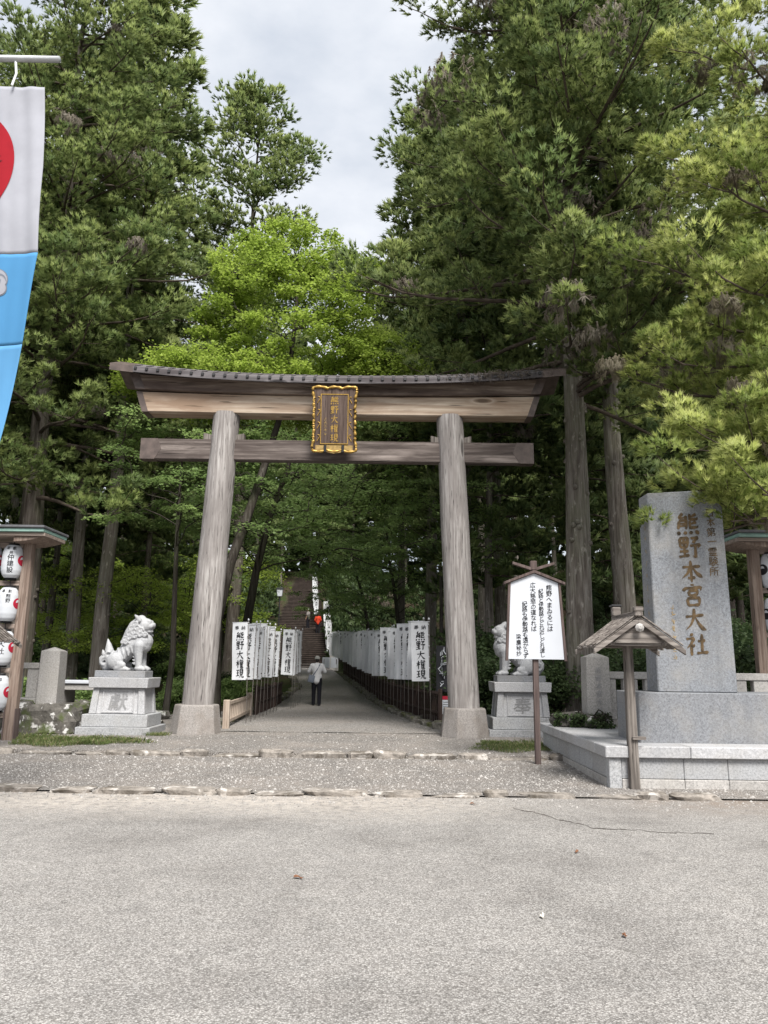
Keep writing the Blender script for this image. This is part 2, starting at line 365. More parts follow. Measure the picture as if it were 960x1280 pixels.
def rough_stone(name, sx, sy, sz, mat, seed, amt=.12, sub=2):
    """an irregular worn stone, base at z = 0"""
    r = random.Random(seed); bm = bmesh.new(); bmesh.ops.create_cube(bm, size=1)
    bmesh.ops.bevel(bm, geom=bm.edges[:], offset=.16, segments=1, affect='EDGES')
    bmesh.ops.subdivide_edges(bm, edges=bm.edges[:], cuts=1, use_grid_fill=True)
    from mathutils import noise as mn
    off = Vector((seed * 3.1, seed * 1.7, seed * .9))
    for v in bm.verts:
        p = v.co.copy(); n = mn.noise(p * 2.2 + off) * amt + mn.noise(p * 5.5 + off) * amt * .45
        v.co = Vector((p.x * sx, p.y * sy, (p.z + .5) * sz)) + Vector((p.x, p.y, p.z)).normalized() * n * min(sx, sy, sz * 2)
    me = bpy.data.meshes.new(name); bm.to_mesh(me); bm.free(); me.materials.append(mat); return me

# sculpting by voxel remesh: one continuous skin over overlapping ellipsoids and tapered limbs
def prim_mesh(prims):
    b = MB()
    def ball(c, r, rot=None, u=14, v=9):
        rr = r if hasattr(r, '__len__') else (r, r, r); mt = Euler(rot).to_matrix() if rot else None; c = Vector(c)
        vs = [(0, 0, 1)] + [(math.sin(math.pi * i / v) * math.cos(6.2832 * k / u), math.sin(math.pi * i / v) * math.sin(6.2832 * k / u), math.cos(math.pi * i / v)) for i in range(1, v) for k in range(u)] + [(0, 0, -1)]
        P = np.array(vs) * np.array(rr)
        if mt: P = P @ np.array(mt).T
        P = P + np.array(c); e = len(vs) - 1
        fs = [(0, 1 + k, 1 + (k + 1) % u) for k in range(u)] + [(1 + (i - 1) * u + k, 1 + i * u + k, 1 + i * u + (k + 1) % u, 1 + (i - 1) * u + (k + 1) % u) for i in range(1, v - 1) for k in range(u)] + [(e, e - u + (k + 1) % u, e - u + k) for k in range(u)]
        b.add(P.tolist(), fs)
    for p in prims:
        if p[0] == 'e': ball(p[1], p[2], p[3] if len(p) > 3 else None)
        elif p[0] == 'c':
            ch = p[1]
            for i, (a, ra) in enumerate(ch):
                ball(a, ra, None, 12, 8)
                if i and (Vector(a) - Vector(ch[i - 1][0])).length > 1e-4: b.tube([ch[i - 1][0], a], [ch[i - 1][1], ra], 12)
        elif p[0] == 'b':
            mt = Matrix.Translation(p[1]) @ (Euler(p[3]).to_matrix().to_4x4() if len(p) > 3 else Matrix()) @ Matrix.Diagonal((*p[2], 1)); q = MB().box(-.5, .5, -.5, .5, -.5, .5); b.add([mt @ Vector(v) for v in q.v], q.f)
    me = bpy.data.meshes.new('t'); me.from_pydata(b.v, [], b.f)
    bm = bmesh.new(); bm.from_mesh(me); bmesh.ops.recalc_face_normals(bm, faces=bm.faces); bm.to_mesh(me); bm.free(); return me
def sculpt(name, prims, voxel, mat, parent=None, smooth=2, mirror_y=False, loc=None):
    me = prim_mesh(prims); o = bpy.data.objects.new('t', me); COL.objects.link(o)
    md = o.modifiers.new('r', 'REMESH'); md.mode = 'VOXEL'; md.voxel_size = voxel
    if smooth:
        sm = o.modifiers.new('s', 'SMOOTH'); sm.factor = .5; sm.iterations = smooth
    dg = bpy.context.evaluated_depsgraph_get(); dg.update()
    m2 = bpy.data.meshes.new_from_object(o.evaluated_get(dg))
    bpy.data.objects.remove(o); bpy.data.meshes.remove(me)
    m2.name = name; m2.materials.clear(); m2.materials.append(mat)
    m2.polygons.foreach_set('use_smooth', np.ones(len(m2.polygons), bool))
    return link(name, m2, parent, loc)

# lettering: upright columns of characters as thin raised meshes
_g = {}
def glyph(ch, bold):
    k = (ch, bold)
    if k in _g: return _g[k]
    c = bpy.data.curves.new('t', 'FONT'); c.body = ch; c.size = 1; c.resolution_u = 2; c.align_x = 'CENTER'; c.offset = bold; c.fill_mode = 'FRONT'
    o = bpy.data.objects.new('t', c); COL.objects.link(o)
    dg = bpy.context.evaluated_depsgraph_get(); dg.update()
    me = bpy.data.meshes.new_from_object(o.evaluated_get(dg))
    v = np.array([x.co[:2] for x in me.vertices]) if len(me.vertices) else np.zeros((0, 2))
    f = [tuple(p.vertices) for p in me.polygons]
    bpy.data.objects.remove(o); bpy.data.curves.remove(c); bpy.data.meshes.remove(me)
    if len(v): v[:, 1] -= .38
    _g[k] = (v, f); return _g[k]
BR = {  # brush strokes on a 100 x 100 field: kind, points
 '大': 'h 12,62 50,66 88,68|p 50,95 48,62 35,30 10,6|n 50,60 62,35 78,14 95,5',
 '本': 'h 12,68 88,72|v 50,96 50,4|p 48,70 32,40 8,22|n 52,70 70,42 95,22|h 34,22 66,24',
 '社': 'd 28,95 34,84|h 10,72 42,76|p 42,76 28,52 8,34|v 28,56 28,4|d 32,48 42,38|h 56,62 88,65|v 72,90 72,14|h 48,12 96,15',
 '宮': 'd 50,98 50,88|d 14,82 12,68|k 14,80 50,82 88,84 82,70|v 32,68 34,48|k 32,68 68,70 66,48|h 34,50 66,51|p 50,50 46,40|v 24,36 27,6|k 24,36 76,38 73,6|h 27,8 73,9',
 '野': 'v 10,92 12,52|k 10,92 44,94 42,52|h 12,73 42,74|h 12,53 42,54|v 27,92 27,16|h 8,34 46,37|h 4,12 48,18|k 56,90 88,92 70,76|d 66,82 76,70|k 52,60 94,62 84,48|k 74,62 74,8 62,16',
 '熊': 'p 28,98 12,78 42,80|d 36,86 46,74|v 12,66 8,30|k 12,66 42,67 42,30 36,34|h 14,54 42,55|h 14,44 42,45|p 86,94 58,80|k 58,96 58,72 90,72 92,80|p 86,60 58,48|k 58,64 58,36 90,36 93,45|d 12,22 6,4|d 34,20 38,6|d 58,20 64,6|d 82,22 94,6',
 '権': 'h 4,70 42,72|v 24,96 24,4|p 23,68 4,34|d 26,60 40,46|p 60,97 46,80|h 52,88 92,90|h 46,74 96,76|p 62,74 48,50|v 58,60 58,4|d 76,70 74,62|h 58,56 92,58|h 58,40 88,41|h 58,24 88,25|h 58,8 94,9|v 75,58 75,8',
 '現': 'h 6,84 40,86|h 8,54 38,56|h 4,22 42,30|v 23,84 23,26|v 54,94 54,40|k 54,94 86,95 86,40|h 54,77 86,78|h 54,60 86,61|h 54,42 86,43|p 62,40 58,20 42,4|k 76,40 76,10 96,8 97,20'}
WP = {'h': (.95, .62, .62, 1.05, .7), 'v': (.7, 1.0, .8, .85, .6), 'p': (1.0, .95, .75, .45, .12), 'n': (.3, .6, .9, 1.25, .2), 'd': (.45, 1.0, 1.25, .9, .3), 'k': (.9, .75, .95, .85, .25)}
def brush_glyph(ch, w, rg):
    """strips (verts, faces) of one hand-brushed character"""
    out_ = []
    for st in BR[ch].split('|'):
        k, *pt = st.split(); P = [Vector([float(q) for q in p.split(',')]) for p in pt]
        P = [p + Vector((rg.normal(0, .9), rg.normal(0, .9))) for p in P]
        seg = [(P[i + 1] - P[i]).length for i in range(len(P) - 1)]; T = sum(seg); n = 12; C = []
        for i in range(n + 1):
            d = T * i / n; j = 0
            while j < len(seg) - 1 and d > seg[j]: d -= seg[j]; j += 1
            C.append(P[j].lerp(P[j + 1], min(1, d / seg[j])))
        if k in 'pn' and len(P) > 2:
            for _ in range(2): C = [C[0]] + [(C[i - 1] + C[i] * 2 + C[i + 1]) / 4 for i in range(1, n)] + [C[-1]]
        vs = []; kw = w * (.82 if len(BR[ch]) > 200 and k == 'h' else 1)
        for i, p in enumerate(C):
            d = (C[min(i + 1, n)] - C[max(i - 1, 0)]).normalized(); m = Vector((-d.y, d.x)); f = i / n
            ww = kw * float(np.interp(f, (0, .25, .5, .8, 1), WP[k])) * (1 + .06 * math.sin(i * 2.3 + T)) * .5
            if i in (0, n): ww *= .6
            vs += [(p + m * ww) / 100 - Vector((.5, .5)), (p - m * ww) / 100 - Vector((.5, .5))]
        out_.append((vs, [(2 * i, 2 * i + 1, 2 * i + 3, 2 * i + 2) for i in range(n)]))
    return out_
def letter_mesh(name, items, mat, depth=0.0, bold=.012, brush=.05, seed=1, ink=None):
    """items: (char, x, z, size[, squash]); faces -y; y = 0 is the board; ink = stroke width of hand-brushed characters"""
    b = MB(); rg = np.random.default_rng(seed)
    for it in items:
        ch, x, z, s = it[:4]; sq = it[4] if len(it) > 4 else 1
        if ink and ch in BR:
            for i, (vs, fs) in enumerate(brush_glyph(ch, ink, rg)): b.add([(x + p.x * s * sq, -depth - .0003 * i, z + (p.y + .05 * p.x) * s) for p in vs], fs)
            continue
        v, f = glyph(ch, 0.)
        if not len(v): continue
        q = v.copy(); ph = rg.uniform(0, 6.28, 4)
        q[:, 1] += brush * 1.3 * v[:, 0] + brush * .35 * np.sin(v[:, 0] * 7 + ph[0])
        q[:, 0] += brush * .35 * np.sin(v[:, 1] * 6 + ph[1]) + brush * .22 * np.sin(v[:, 1] * 19 + ph[2])
        q[:, 1] += brush * .2 * np.sin(v[:, 0] * 23 + ph[3])
        sh = [(0, 0)] if bold < .004 else [(bold * math.cos(a), bold * .55 * math.sin(a)) for a in (.5, 2.0, 3.6, 5.1)]
        for i, (dx, dz) in enumerate(sh): b.add([(x + (p[0] + dx) * s * sq, -depth - .0003 * i, z + (p[1] + dz) * s) for p in q], f)
    me = bpy.data.meshes.new(name); me.from_pydata(b.v, [], b.f); me.materials.append(mat); return me
def column(text, x, z, s, step=None, sq=1):
    step = step or s * 1.02
    return [(c, x, z - i * step, s, sq) for i, c in enumerate(text) if c != ' ']

# foliage -------------------------------------------------------------
def tri_mesh(name, V, T, tone, mat, nor=None):
    """V (n,k,3) blades of k points, T list of local triangles"""
    n, k, _ = V.shape
    if nor is not None:      # wind each blade so that it faces out of its spray
        gn = np.cross(V[:, 1] - V[:, 0], V[:, 2] - V[:, 0]); fl = (gn * nor).sum(1) < 0; V = V.copy(); pm = [0, 3, 2, 1] if k == 4 else [1, 0, 2]; V[fl] = V[fl][:, pm]; tone = tone.copy(); tone[fl] = tone[fl][:, pm]; gn[fl] *= -1
    me = bpy.data.meshes.new(name); me.vertices.add(n * k)
    me.vertices.foreach_set('co', V.reshape(-1).astype(np.float32))
    idx = (np.arange(n)[:, None, None] * k + np.array(T)[None]).reshape(-1).astype(np.int32)
    nf = n * len(T); me.loops.add(nf * 3); me.loops.foreach_set('vertex_index', idx)
    me.polygons.add(nf); me.polygons.foreach_set('loop_start', np.arange(nf, dtype=np.int32) * 3)
    me.update(calc_edges=True)
    a = me.attributes.new('tone', 'FLOAT_COLOR', 'POINT')
    c = np.ones((n * k, 4), np.float32); c[:, :3] = tone.reshape(-1, 3); a.data.foreach_set('color', c.reshape(-1))
    if nor is not None:
        me.polygons.foreach_set('use_smooth', np.ones(nf, bool))
        nn = nrm(.28 * nrm(gn) + .72 * nor); me.normals_split_custom_set_from_vertices(np.repeat(nn, k, 0).astype(np.float32))
    me.materials.append(mat); return me
def nrm(a): return a / np.maximum(np.linalg.norm(a, axis=-1, keepdims=True), 1e-9)
def blades(o, d, Ln, w, rg, droop=.12, fold=.25, ref=None):
    n = len(o); q = rg.normal(size=(n, 3))
    if ref is not None: q = ref + .45 * q
    s = nrm(np.cross(d, q)); u = np.cross(s, d)
    mid = o + d * (Ln * .5)[:, None]
    V = np.empty((n, 4, 3)); V[:, 0] = o
    V[:, 1] = mid + s * (w / 2)[:, None] - u * (w * fold)[:, None]
    V[:, 2] = o + d * Ln[:, None]; V[:, 2, 2] -= Ln * droop
    V[:, 3] = mid - s * (w / 2)[:, None] - u * (w * fold)[:, None]
    return V
BT = [(0, 1, 2), (0, 2, 3)]
ST = [(0, 1, 2)]
def spikes(o, d, Ln, w, rg, ref, droop=.10):
    """needle fingers: one slim triangle each"""
    q = ref + .45 * rg.normal(size=(len(o), 3)); s = nrm(np.cross(d, q)); V = np.empty((len(o), 3, 3))
    V[:, 0] = o - s * (w / 2)[:, None]; V[:, 1] = o + s * (w / 2)[:, None]; V[:, 2] = o + d * Ln[:, None]; V[:, 2, 2] -= Ln * droop
    return V
def puff_foliage(C, O, R, rg, Mt, Nf, fl, fw, dead=.03, tipf=.8, flat=.62):
    """cedar sprays: puffs -> tufts -> needle fingers"""
    n = len(C); pt = rg.uniform(.1, .9, n); dd = rg.random(n) < dead
    dr = rg.normal(size=(n, Mt, 3)); dr[:, :, 2] = np.where(dr[:, :, 2] < -.35, -dr[:, :, 2], dr[:, :, 2])
    off = nrm(dr) * (rg.random((n, Mt, 1)) ** .28) * R[:, None, None] * np.array([1, 1, flat])
    up = np.where(dd, -.9, .5)[:, None]
    dt = nrm(off / R[:, None, None] + .45 * O[:, None, :] + np.concatenate([np.zeros((n, 2)), up], 1)[:, None, :])
    dt = np.where(dd[:, None, None], nrm(np.array([0, 0, -1.]) + rg.normal(0, .3, dt.shape)), dt)
    tcn = (C[:, None] + off).reshape(-1, 3); dt = dt.reshape(-1, 3)
    tt = np.clip(np.repeat(pt, Mt) + rg.normal(0, .18, n * Mt), 0, 1); td = np.repeat(dd, Mt).astype(float)
    m = len(tcn)
    o = np.repeat(tcn, Nf, 0); d = nrm(np.repeat(dt, Nf, 0) + rg.normal(0, .36, (m * Nf, 3)))
    k = len(o); Ln = fl * rg.uniform(.55, 1.15, k); w = fw * rg.uniform(.7, 1.2, k)
    V = spikes(o - d * (Ln * .15)[:, None], d, Ln, w, rg, np.repeat(nrm(off.reshape(-1, 3)) + np.array([0, 0, .35]), Nf, 0))
    t = np.zeros((k, 3, 3)); t[:, :, 0] = np.clip(np.repeat(tt, Nf) + rg.normal(0, .1, k), 0, 1)[:, None]
    t[:, 2, 1] = np.repeat(np.clip(tt * 1.1 - .1, 0, 1), Nf) * tipf
    t[:, :, 2] = np.repeat(td, Nf)[:, None] * .9
    nor = np.repeat(nrm(nrm(off.reshape(-1, 3) / np.array([1, 1, flat])) + np.array([0, 0, .3])), Nf, 0)
    return V, t, nor
def leaf_pads(C, R, n_leaf, size, rg, thick=.12, tilt=.45, dead=0.):
    """broad-leaf sprays lying in flat layers"""
    n = len(C); a = rg.uniform(0, 2 * np.pi, (n, n_leaf)); r = np.sqrt(rg.random((n, n_leaf))) * R[:, None]
    r *= 1 + .28 * np.sin(a * 3 + rg.uniform(0, 6, (n, 1))) + .15 * np.sin(a * 7 + rg.uniform(0, 6, (n, 1)))
    p = np.stack([np.cos(a) * r, np.sin(a) * r, rg.normal(0, 1, (n, n_leaf)) * thick * R[:, None] - .18 * r * r / R[:, None]], -1)
    o = (C[:, None] + p).reshape(-1, 3); k = len(o)
    d = nrm(np.stack([np.cos(a + rg.normal(0, .9, a.shape)).ravel(), np.sin(a + rg.normal(0, .9, a.shape)).ravel(), rg.normal(-.15, tilt * .6, k)], -1))
    upv = nrm(np.array([0, 0, 1.]) + rg.normal(0, tilt, (k, 3))); s = nrm(np.cross(d, upv))
    Ln = size * rg.uniform(.7, 1.25, k); w = Ln * .72; u = np.cross(s, d)
    V = np.empty((k, 4, 3)); V[:, 0] = o; mid = o + d * (Ln * .45)[:, None] - u * (w * .12)[:, None]
    V[:, 1] = mid + s * (w / 2)[:, None]; V[:, 2] = o + d * Ln[:, None]; V[:, 3] = mid - s * (w / 2)[:, None]
    t = np.zeros((k, 4, 3)); pt = np.repeat(rg.uniform(.15, .85, n), n_leaf)
    t[:, :, 0] = np.clip(pt + rg.normal(0, .2, k), 0, 1)[:, None]; t[:, 2, 1] = .4 * rg.random(k)
    return V, t

def cedar(seed, H, r0, z0, z1, n, Lf, mat_leaf, mat_bark, rp=.42, Mt=7, Nf=9, fl=.22, fw=.05, nb=9, kb=3, az=None, lean=(0, 0), dead=.03, tipf=.8, rise=.22, stubs=10, limbs=None, bl=1.0, flat=.75, front=None):
    """meshes for one cedar: trunk, branchwork, crown"""
    rg = np.random.default_rng(seed); rd = random.Random(seed)
    # trunk
    tb = MB(); ns = 26; seg = 16; pts = []; vs = []; fs = []
    ax = lambda z: np.array([lean[0] * z + .06 * math.sin(z * .5 + seed), lean[1] * z + .05 * math.cos(z * .43 + seed), z])
    rz = lambda z: max(.02, r0 * (1 - .93 * (max(z, 0) / H) ** .9) + r0 * .45 * math.exp(-max(z, 0) / .35))
    for i in range(ns):
        z = -.25 + (H + .25) * (i / (ns - 1)) ** 1.5; c = ax(z); r = rz(z)
        for k in range(seg):
            a = 2 * math.pi * k / seg; q = r * (1 + .06 * math.sin(a * 3 + seed + z * .2) + .04 * math.sin(a * 7 + z * 1.3) + .10 * math.exp(-max(z, 0) / .4) * math.sin(a * 5 + seed))
            vs.append((c[0] + q * math.cos(a), c[1] + q * math.sin(a), z))
    for i in range(ns - 1):
        for k in range(seg): fs.append((i * seg + k, i * seg + (k + 1) % seg, (i + 1) * seg + (k + 1) % seg, (i + 1) * seg + k))
    tb.add(vs, fs)
    for i in range(stubs):   # knots of cut branches
        z = rd.uniform(1.5, z0); a = rd.uniform(0, 6.28); c = ax(z); r = rz(z); d = np.array([math.cos(a), math.sin(a), .25])
        tb.tube([c + d * r * .8, c + d * (r + .05)], [.07, .055], 7)
    trunk = tb.mesh('trunk', mat_bark, True)
    wb = MB(); C = []; O = []; R = []
    if limbs is None:
        limbs = []
        for i in range(n):
            f = (i + rd.uniform(-.4, .4)) / n; z = z0 + (z1 - z0) * max(0, f)
            a = rd.uniform(*az) if az else i * 2.39996 + rd.uniform(-.4, .4)
            if front is not None and rd.random() < .45: a = front + rd.gauss(0, .75)
            if front is not None and math.cos(a - front) < -.62: continue
            limbs.append((z, a, Lf(max(0, min(1, f)), a) * rd.uniform(.75, 1.12), rise * (.2 + 1.5 * f) + rd.uniform(-.12, .12)))
    for z, a, Ll, e in limbs:
        b = ax(z); hd = np.array([math.cos(a), math.sin(a), 0]); sd_ = np.array([-hd[1], hd[0], 0]); cu = rd.uniform(-.18, .18)
        pos = lambda t: b + hd * Ll * t + sd_ * Ll * cu * t * t + np.array([0, 0, Ll * (e * t - .42 * t * t + .28 * t ** 4)])
        rl = .018 + .011 * Ll
        wb.tube([pos(t) for t in np.linspace(0, 1, 7)], [rl * (1 - .8 * t) for t in np.linspace(0, 1, 7)], 5, False)
        m = max(3, int(nb * (.5 + Ll / 8)))
        for j in range(m):
            t = .22 + .78 * (j + rd.random()) / m; p = pos(min(t, 1)); sg = 1 if j % 2 else -1; q = sg * rd.uniform(.5, 1.25)
            if j == m - 1: q = 0
            dh = hd * math.cos(q) + sd_ * math.sin(q); dh = dh + np.array([0, 0, rd.uniform(-.15, .45)])
            lb = min(1.7, max(.35, (.20 + .26 * (1 - t)) * Ll)) * rd.uniform(.6, 1.15) * bl
            pe = lambda s: p + dh * lb * s + np.array([0, 0, .18 * lb * s * s])
            wb.tube([pe(0), pe(.5), pe(1)], [.016, .012, .005], 3, False)
            for s in np.linspace(.35, 1.0, kb):
                C.append(pe(s) + rg.normal(0, .06, 3)); O.append(nrm(dh)); R.append(rp * rd.uniform(.45, 1.35))
    C = np.array(C); O = np.array(O); R = np.array(R)
    V, t, nor = puff_foliage(C, O, R, rg, Mt, Nf, fl, fw, dead, tipf, flat)
    return trunk, wb.mesh('branchwork', M['twig'], True), tri_mesh('crown', V, ST, t, mat_leaf, nor)

def tree(name, meshes, label, cat, loc, rz=0., scale=1., group=None):
    o = thing(name, label, cat, loc, rz, group); o.scale = (scale,) * 3 if not isinstance(scale, tuple) else scale
    link('trunk', meshes[0], o)
    if len(meshes) > 2 and meshes[1]: tag(link('branchwork', meshes[1], o), kind='stuff')
    link('crown', meshes[-1], o)
    return o
# ------------------------------------------------------------------ the lie of the land
def sm(x, a, b):
    t = np.clip((x - a) / (b - a), 0, 1); return t * t * (3 - 2 * t)
def G(x, y):
    x = np.asarray(x, float); y = np.asarray(y, float)
    z = np.where(y < 10.1, 0, np.where(y < 13.55, .02 + .05 * (y - 10.1) / 3.45, .12 + .08 * np.clip((y - 13.55) / 13.5, 0, 1)))
    z = z + .04 * np.clip(y - 27, 0, 29) + .36 * np.clip(y - 56, 0, 30)
    side = np.clip(np.abs(x + 3) - 13, 0, 60); z = z + .13 * side * sm(y, 26, 48)
    return z
def g(x, y): return float(G(x, y))

def sheet(name, xs, ys, zf, mat, jitter=None):
    X, Y = np.meshgrid(xs, ys); Z = zf(X, Y); nx, ny = len(xs), len(ys)
    vs = np.stack([X, Y, Z], -1).reshape(-1, 3)
    b = MB(); b.v = [tuple(p) for p in vs]
    b.f = [(j * nx + i, j * nx + i + 1, (j + 1) * nx + i + 1, (j + 1) * nx + i) for j in range(ny - 1) for i in range(nx - 1)]
    me = bpy.data.meshes.new(name); me.from_pydata(b.v, [], b.f); me.materials.append(mat)
    return link(name, me)
from mathutils import noise as mnoise
def rough_z(x, y):
    return np.vectorize(lambda a, b: mnoise.noise(Vector((a * .35, b * .35, 0))) * .16 + mnoise.noise(Vector((a * 1.3, b * 1.3, 4))) * .05)(x, y)
xs = np.concatenate([[-400, -200, -120, -80], np.arange(-56, 57, 1.4), [80, 120, 200, 400]])
ys = np.concatenate([[-400, -100, 0, 8, 10.1, 13.54, 13.56], np.arange(14.5, 80, 1.2), np.arange(82, 130, 4), [160, 220, 400, 700]])
def floor_z(x, y):
    return G(x, y) - .05 - .12 * (1 - sm(y, 15, 21)) * 0 + np.where(y > 21, rough_z(x, y) * sm(y, 21, 24) * (1 - .95 * ((x > -9) & (x < 2.2) & (y < 80))), 0) - np.where((x > -9.5) & (x < -2.5) & (y > 54), .5, 0) - np.where(y < 13.55, .04, 0)
tag(sheet('ground', xs, ys, floor_z, M['soil']), kind='structure')

road = tag(sheet('road', np.linspace(-60, 60, 41), np.concatenate([np.linspace(-40, 0, 8), np.linspace(1, 10.12, 16)]), lambda x, y: 0 * x, M['asphalt']), kind='structure')
strip = tag(sheet('gravel_strip', np.linspace(-60, 60, 121), np.linspace(10.08, 13.6, 8), lambda x, y: G(x, np.clip(y, 10.11, 13.5)) + .012 * rough_z(x * 3, y * 3), M['gravel']), kind='structure')
fore = tag(sheet('gravel_forecourt', np.linspace(-22, 9, 63), np.concatenate([[13.57], np.linspace(13.58, 24, 22)]), lambda x, y: G(x, np.clip(y, 13.6, 99)) + .004 - .16 * (y < 13.575) - .25 * sm(y, 18, 24) * ((x > 1.8) | (x < -6.4)) * .6, M['gravel']), kind='structure')
# the approach: a ribbon between two wandering edges
RE = [(17.0, 1.65), (19, 1.22), (21.5, .72), (30, -.45), (42, -1.9), (50, -2.9), (57, -3.8)]
LE = [(17.0, -4.3), (19, -3.75), (22.5, -3.8), (30, -3.65), (36, -3.75), (44, -4.9), (50, -6.3), (57, -7.9)]
def edge(E_, y): return float(np.interp(y, [e[0] for e in E_], [e[1] for e in E_]))
b = MB(); rows = list(np.linspace(17.4, 57, 60)); nu = 10
for y in rows:
    l, r = edge(LE, y), edge(RE, y)
    for i in range(nu + 1):
        x = l + (r - l) * i / nu; b.v.append((x, y, g(x, y) + .014 + .006 * math.sin(x * 3 + y * 1.7)))
b.f = [(j * (nu + 1) + i, j * (nu + 1) + i + 1, (j + 1) * (nu + 1) + i + 1, (j + 1) * (nu + 1) + i) for j in range(len(rows) - 1) for i in range(nu)]
path = tag(b.build('path', M['path_gravel']), kind='structure')

# kerbs of worn stones, each its own piece
R_ = random.Random(5)
kst = [rough_stone('kerb_stone', 1, 1, 1, M['kerb'], s, .17) for s in range(7)]
def kerb_row(parent, x0, x1, y, z, hgt, dep, lens, gap=.04, tilt=.045, skip=0.):
    x = x0
    while x < x1:
        l = R_.uniform(*lens)
        if R_.random() > skip:
            link('kerb_stone', R_.choice(kst), parent, (x + l / 2, y + R_.uniform(-.03, .03) + .05 * math.sin(x * .8), z), (R_.uniform(-tilt, tilt), R_.uniform(-tilt, tilt), R_.uniform(-.07, .07)), (l * R_.uniform(.9, 1.0), dep * R_.uniform(.85, 1.15), hgt * R_.uniform(.7, 1.25)))
        x += l + R_.uniform(0, gap)
kerb_row(strip, -11, 3.2, 10.14, -.06, .11, .27, (.3, .8), .16, skip=.07)
kerb_row(strip, 3.2, 9, 10.14, -.07, .125, .25, (.4, .9), .1, skip=.1)
kerb_row(fore, -12, 3.05, 13.56, -.03, .17, .32, (.4, 1.05), .05)
M['ink3'] = m_plain('grey_print_outline', (.18, .2, .24), .9, .1)
# asphalt cracks and litter on the road
def crack(pts, w, seed):
    r = random.Random(seed); b = MB(); L_ = []
    for i in range(len(pts) - 1):
        for k in range(8):
            t = k / 8; L_.append((pts[i][0] * (1 - t) + pts[i + 1][0] * t + r.gauss(0, .03), pts[i][1] * (1 - t) + pts[i + 1][1] * t + r.gauss(0, .035)))
    for i, (x, y) in enumerate(L_):
        q = w * r.uniform(.3, 1.2); b.v += [(x - q * .4, y - q, .0025), (x + q * .4, y + q, .0025)]
    b.f = [(2 * i, 2 * i + 2, 2 * i + 3, 2 * i + 1) for i in range(len(L_) - 1)]
    return b.build('road_crack', M['ink2'], road)
M['ink2'] = m_plain('crack_dirt', (.075, .066, .058), 1, .05, .4, 20)
crack([(1.55, 9.35), (1.95, 8.75), (2.25, 8.25), (2.75, 8.2), (3.4, 8.1)], .014, 3)
crack([(-2.28, 4.75), (-2.24, 4.5), (-2.27, 4.3), (-2.22, 4.15)], .006, 4)
M['dead_leaf'] = m_plain('dry_brown_leaf', (.17, .085, .05), .9, .1, .4, 30)
M['pale_leaf'] = m_plain('pale_dry_leaf', (.62, .58, .50), .9, .1, .2, 30)
def litter(x, y, s, mat, label, seed):
    r = random.Random(seed); b = MB(); n = 9; vs = [(0, 0, .012)]
    for k in range(n):
        a = 6.283 * k / n; q = s * (.55 + .45 * abs(math.cos(a))) * r.uniform(.75, 1.15); vs.append((q * math.cos(a), q * .6 * math.sin(a), .004 + r.uniform(0, .02)))
    b.add(vs, [(0, k + 1, (k + 1) % n + 1) for k in range(n)]); o = b.build('fallen_leaf', mat, None, loc=(x, y, .003), rot=(0, 0, r.uniform(0, 3)))
    tag(o, label, 'leaf', 'litter on the road')
litter(-.62, 6.25, .045, M['dead_leaf'], 'curled red-brown leaf lying on the pale asphalt', 1)
litter(1.07, 5.4, .035, M['pale_leaf'], 'small whitish scrap of leaf on the asphalt', 2)
litter(1.5, 5.05, .03, M['dead_leaf'], 'tiny dry leaf fragment on the asphalt beside the whitish scrap', 3)
litter(1.1, 9.55, .05, M['dead_leaf'], 'dark dry leaves lying on the sandy edge of the road', 4)
litter(1.75, 7.2, .03, M['dead_leaf'], 'thin brown twiggy leaf near the crack in the asphalt', 5)
# loose stones along both kerbs and the forecourt: too many to count
def pebbles(name, n, fx, fy, size, seed, parent):
    rg = np.random.default_rng(seed); x = fx(rg, n); y = fy(rg, n); s = size * rg.lognormal(0, .4, n)
    a = rg.uniform(0, 6.28, n); z = np.where(y < 10.1, 0, G(x, np.clip(y, 0, 99)))
    base = np.array([(1, 0, 0), (0, 1, 0), (-1, 0, 0), (0, -1, 0), (0, 0, .75), (.0, .0, -.3)])
    P = base[None] * s[:, None, None] * rg.uniform(.7, 1.3, (n, 6, 1)); c, sn = np.cos(a)[:, None], np.sin(a)[:, None]
    V = np.stack([P[..., 0] * c - P[..., 1] * sn + x[:, None], P[..., 0] * sn + P[..., 1] * c + y[:, None], P[..., 2] + z[:, None]], -1)
    t = np.zeros((n, 6, 3)); t[:, :, 0] = rg.random(n)[:, None]
    me = tri_mesh(name, V, [(0, 1, 4), (1, 2, 4), (2, 3, 4), (3, 0, 4)], t, M['pebble']); tag(link(name, me, parent), kind='stuff')
mt_, t_, b_ = new_mat('pale_pebble', 1.0, .03); at_ = t_.nodes.new('ShaderNodeAttribute'); at_.attribute_name = 'tone'
sp_ = t_.nodes.new('ShaderNodeSeparateColor'); t_.links.new(at_.outputs['Color'], sp_.inputs[0])
t_.links.new(ramp(t_, sp_.outputs[0], [(0, (.14, .13, .122)), (.5, (.27, .254, .24)), (1, (.43, .41, .39))]), b_.inputs['Base Color']); M['pebble'] = mt_
pebbles('loose_gravel', 26000, lambda r, n: r.uniform(-9, 9, n), lambda r, n: r.uniform(10.15, 13.5, n), .0095, 7, strip)
pebbles('loose_gravel', 24000, lambda r, n: r.uniform(-8, 3.4, n), lambda r, n: 13.6 + r.random(n) * 5.5, .0095, 8, fore)
pebbles('loose_grit', 1500, lambda r, n: r.uniform(-6, 6, n), lambda r, n: 10.05 - np.abs(r.normal(0, .35, n)), .009, 9, road)

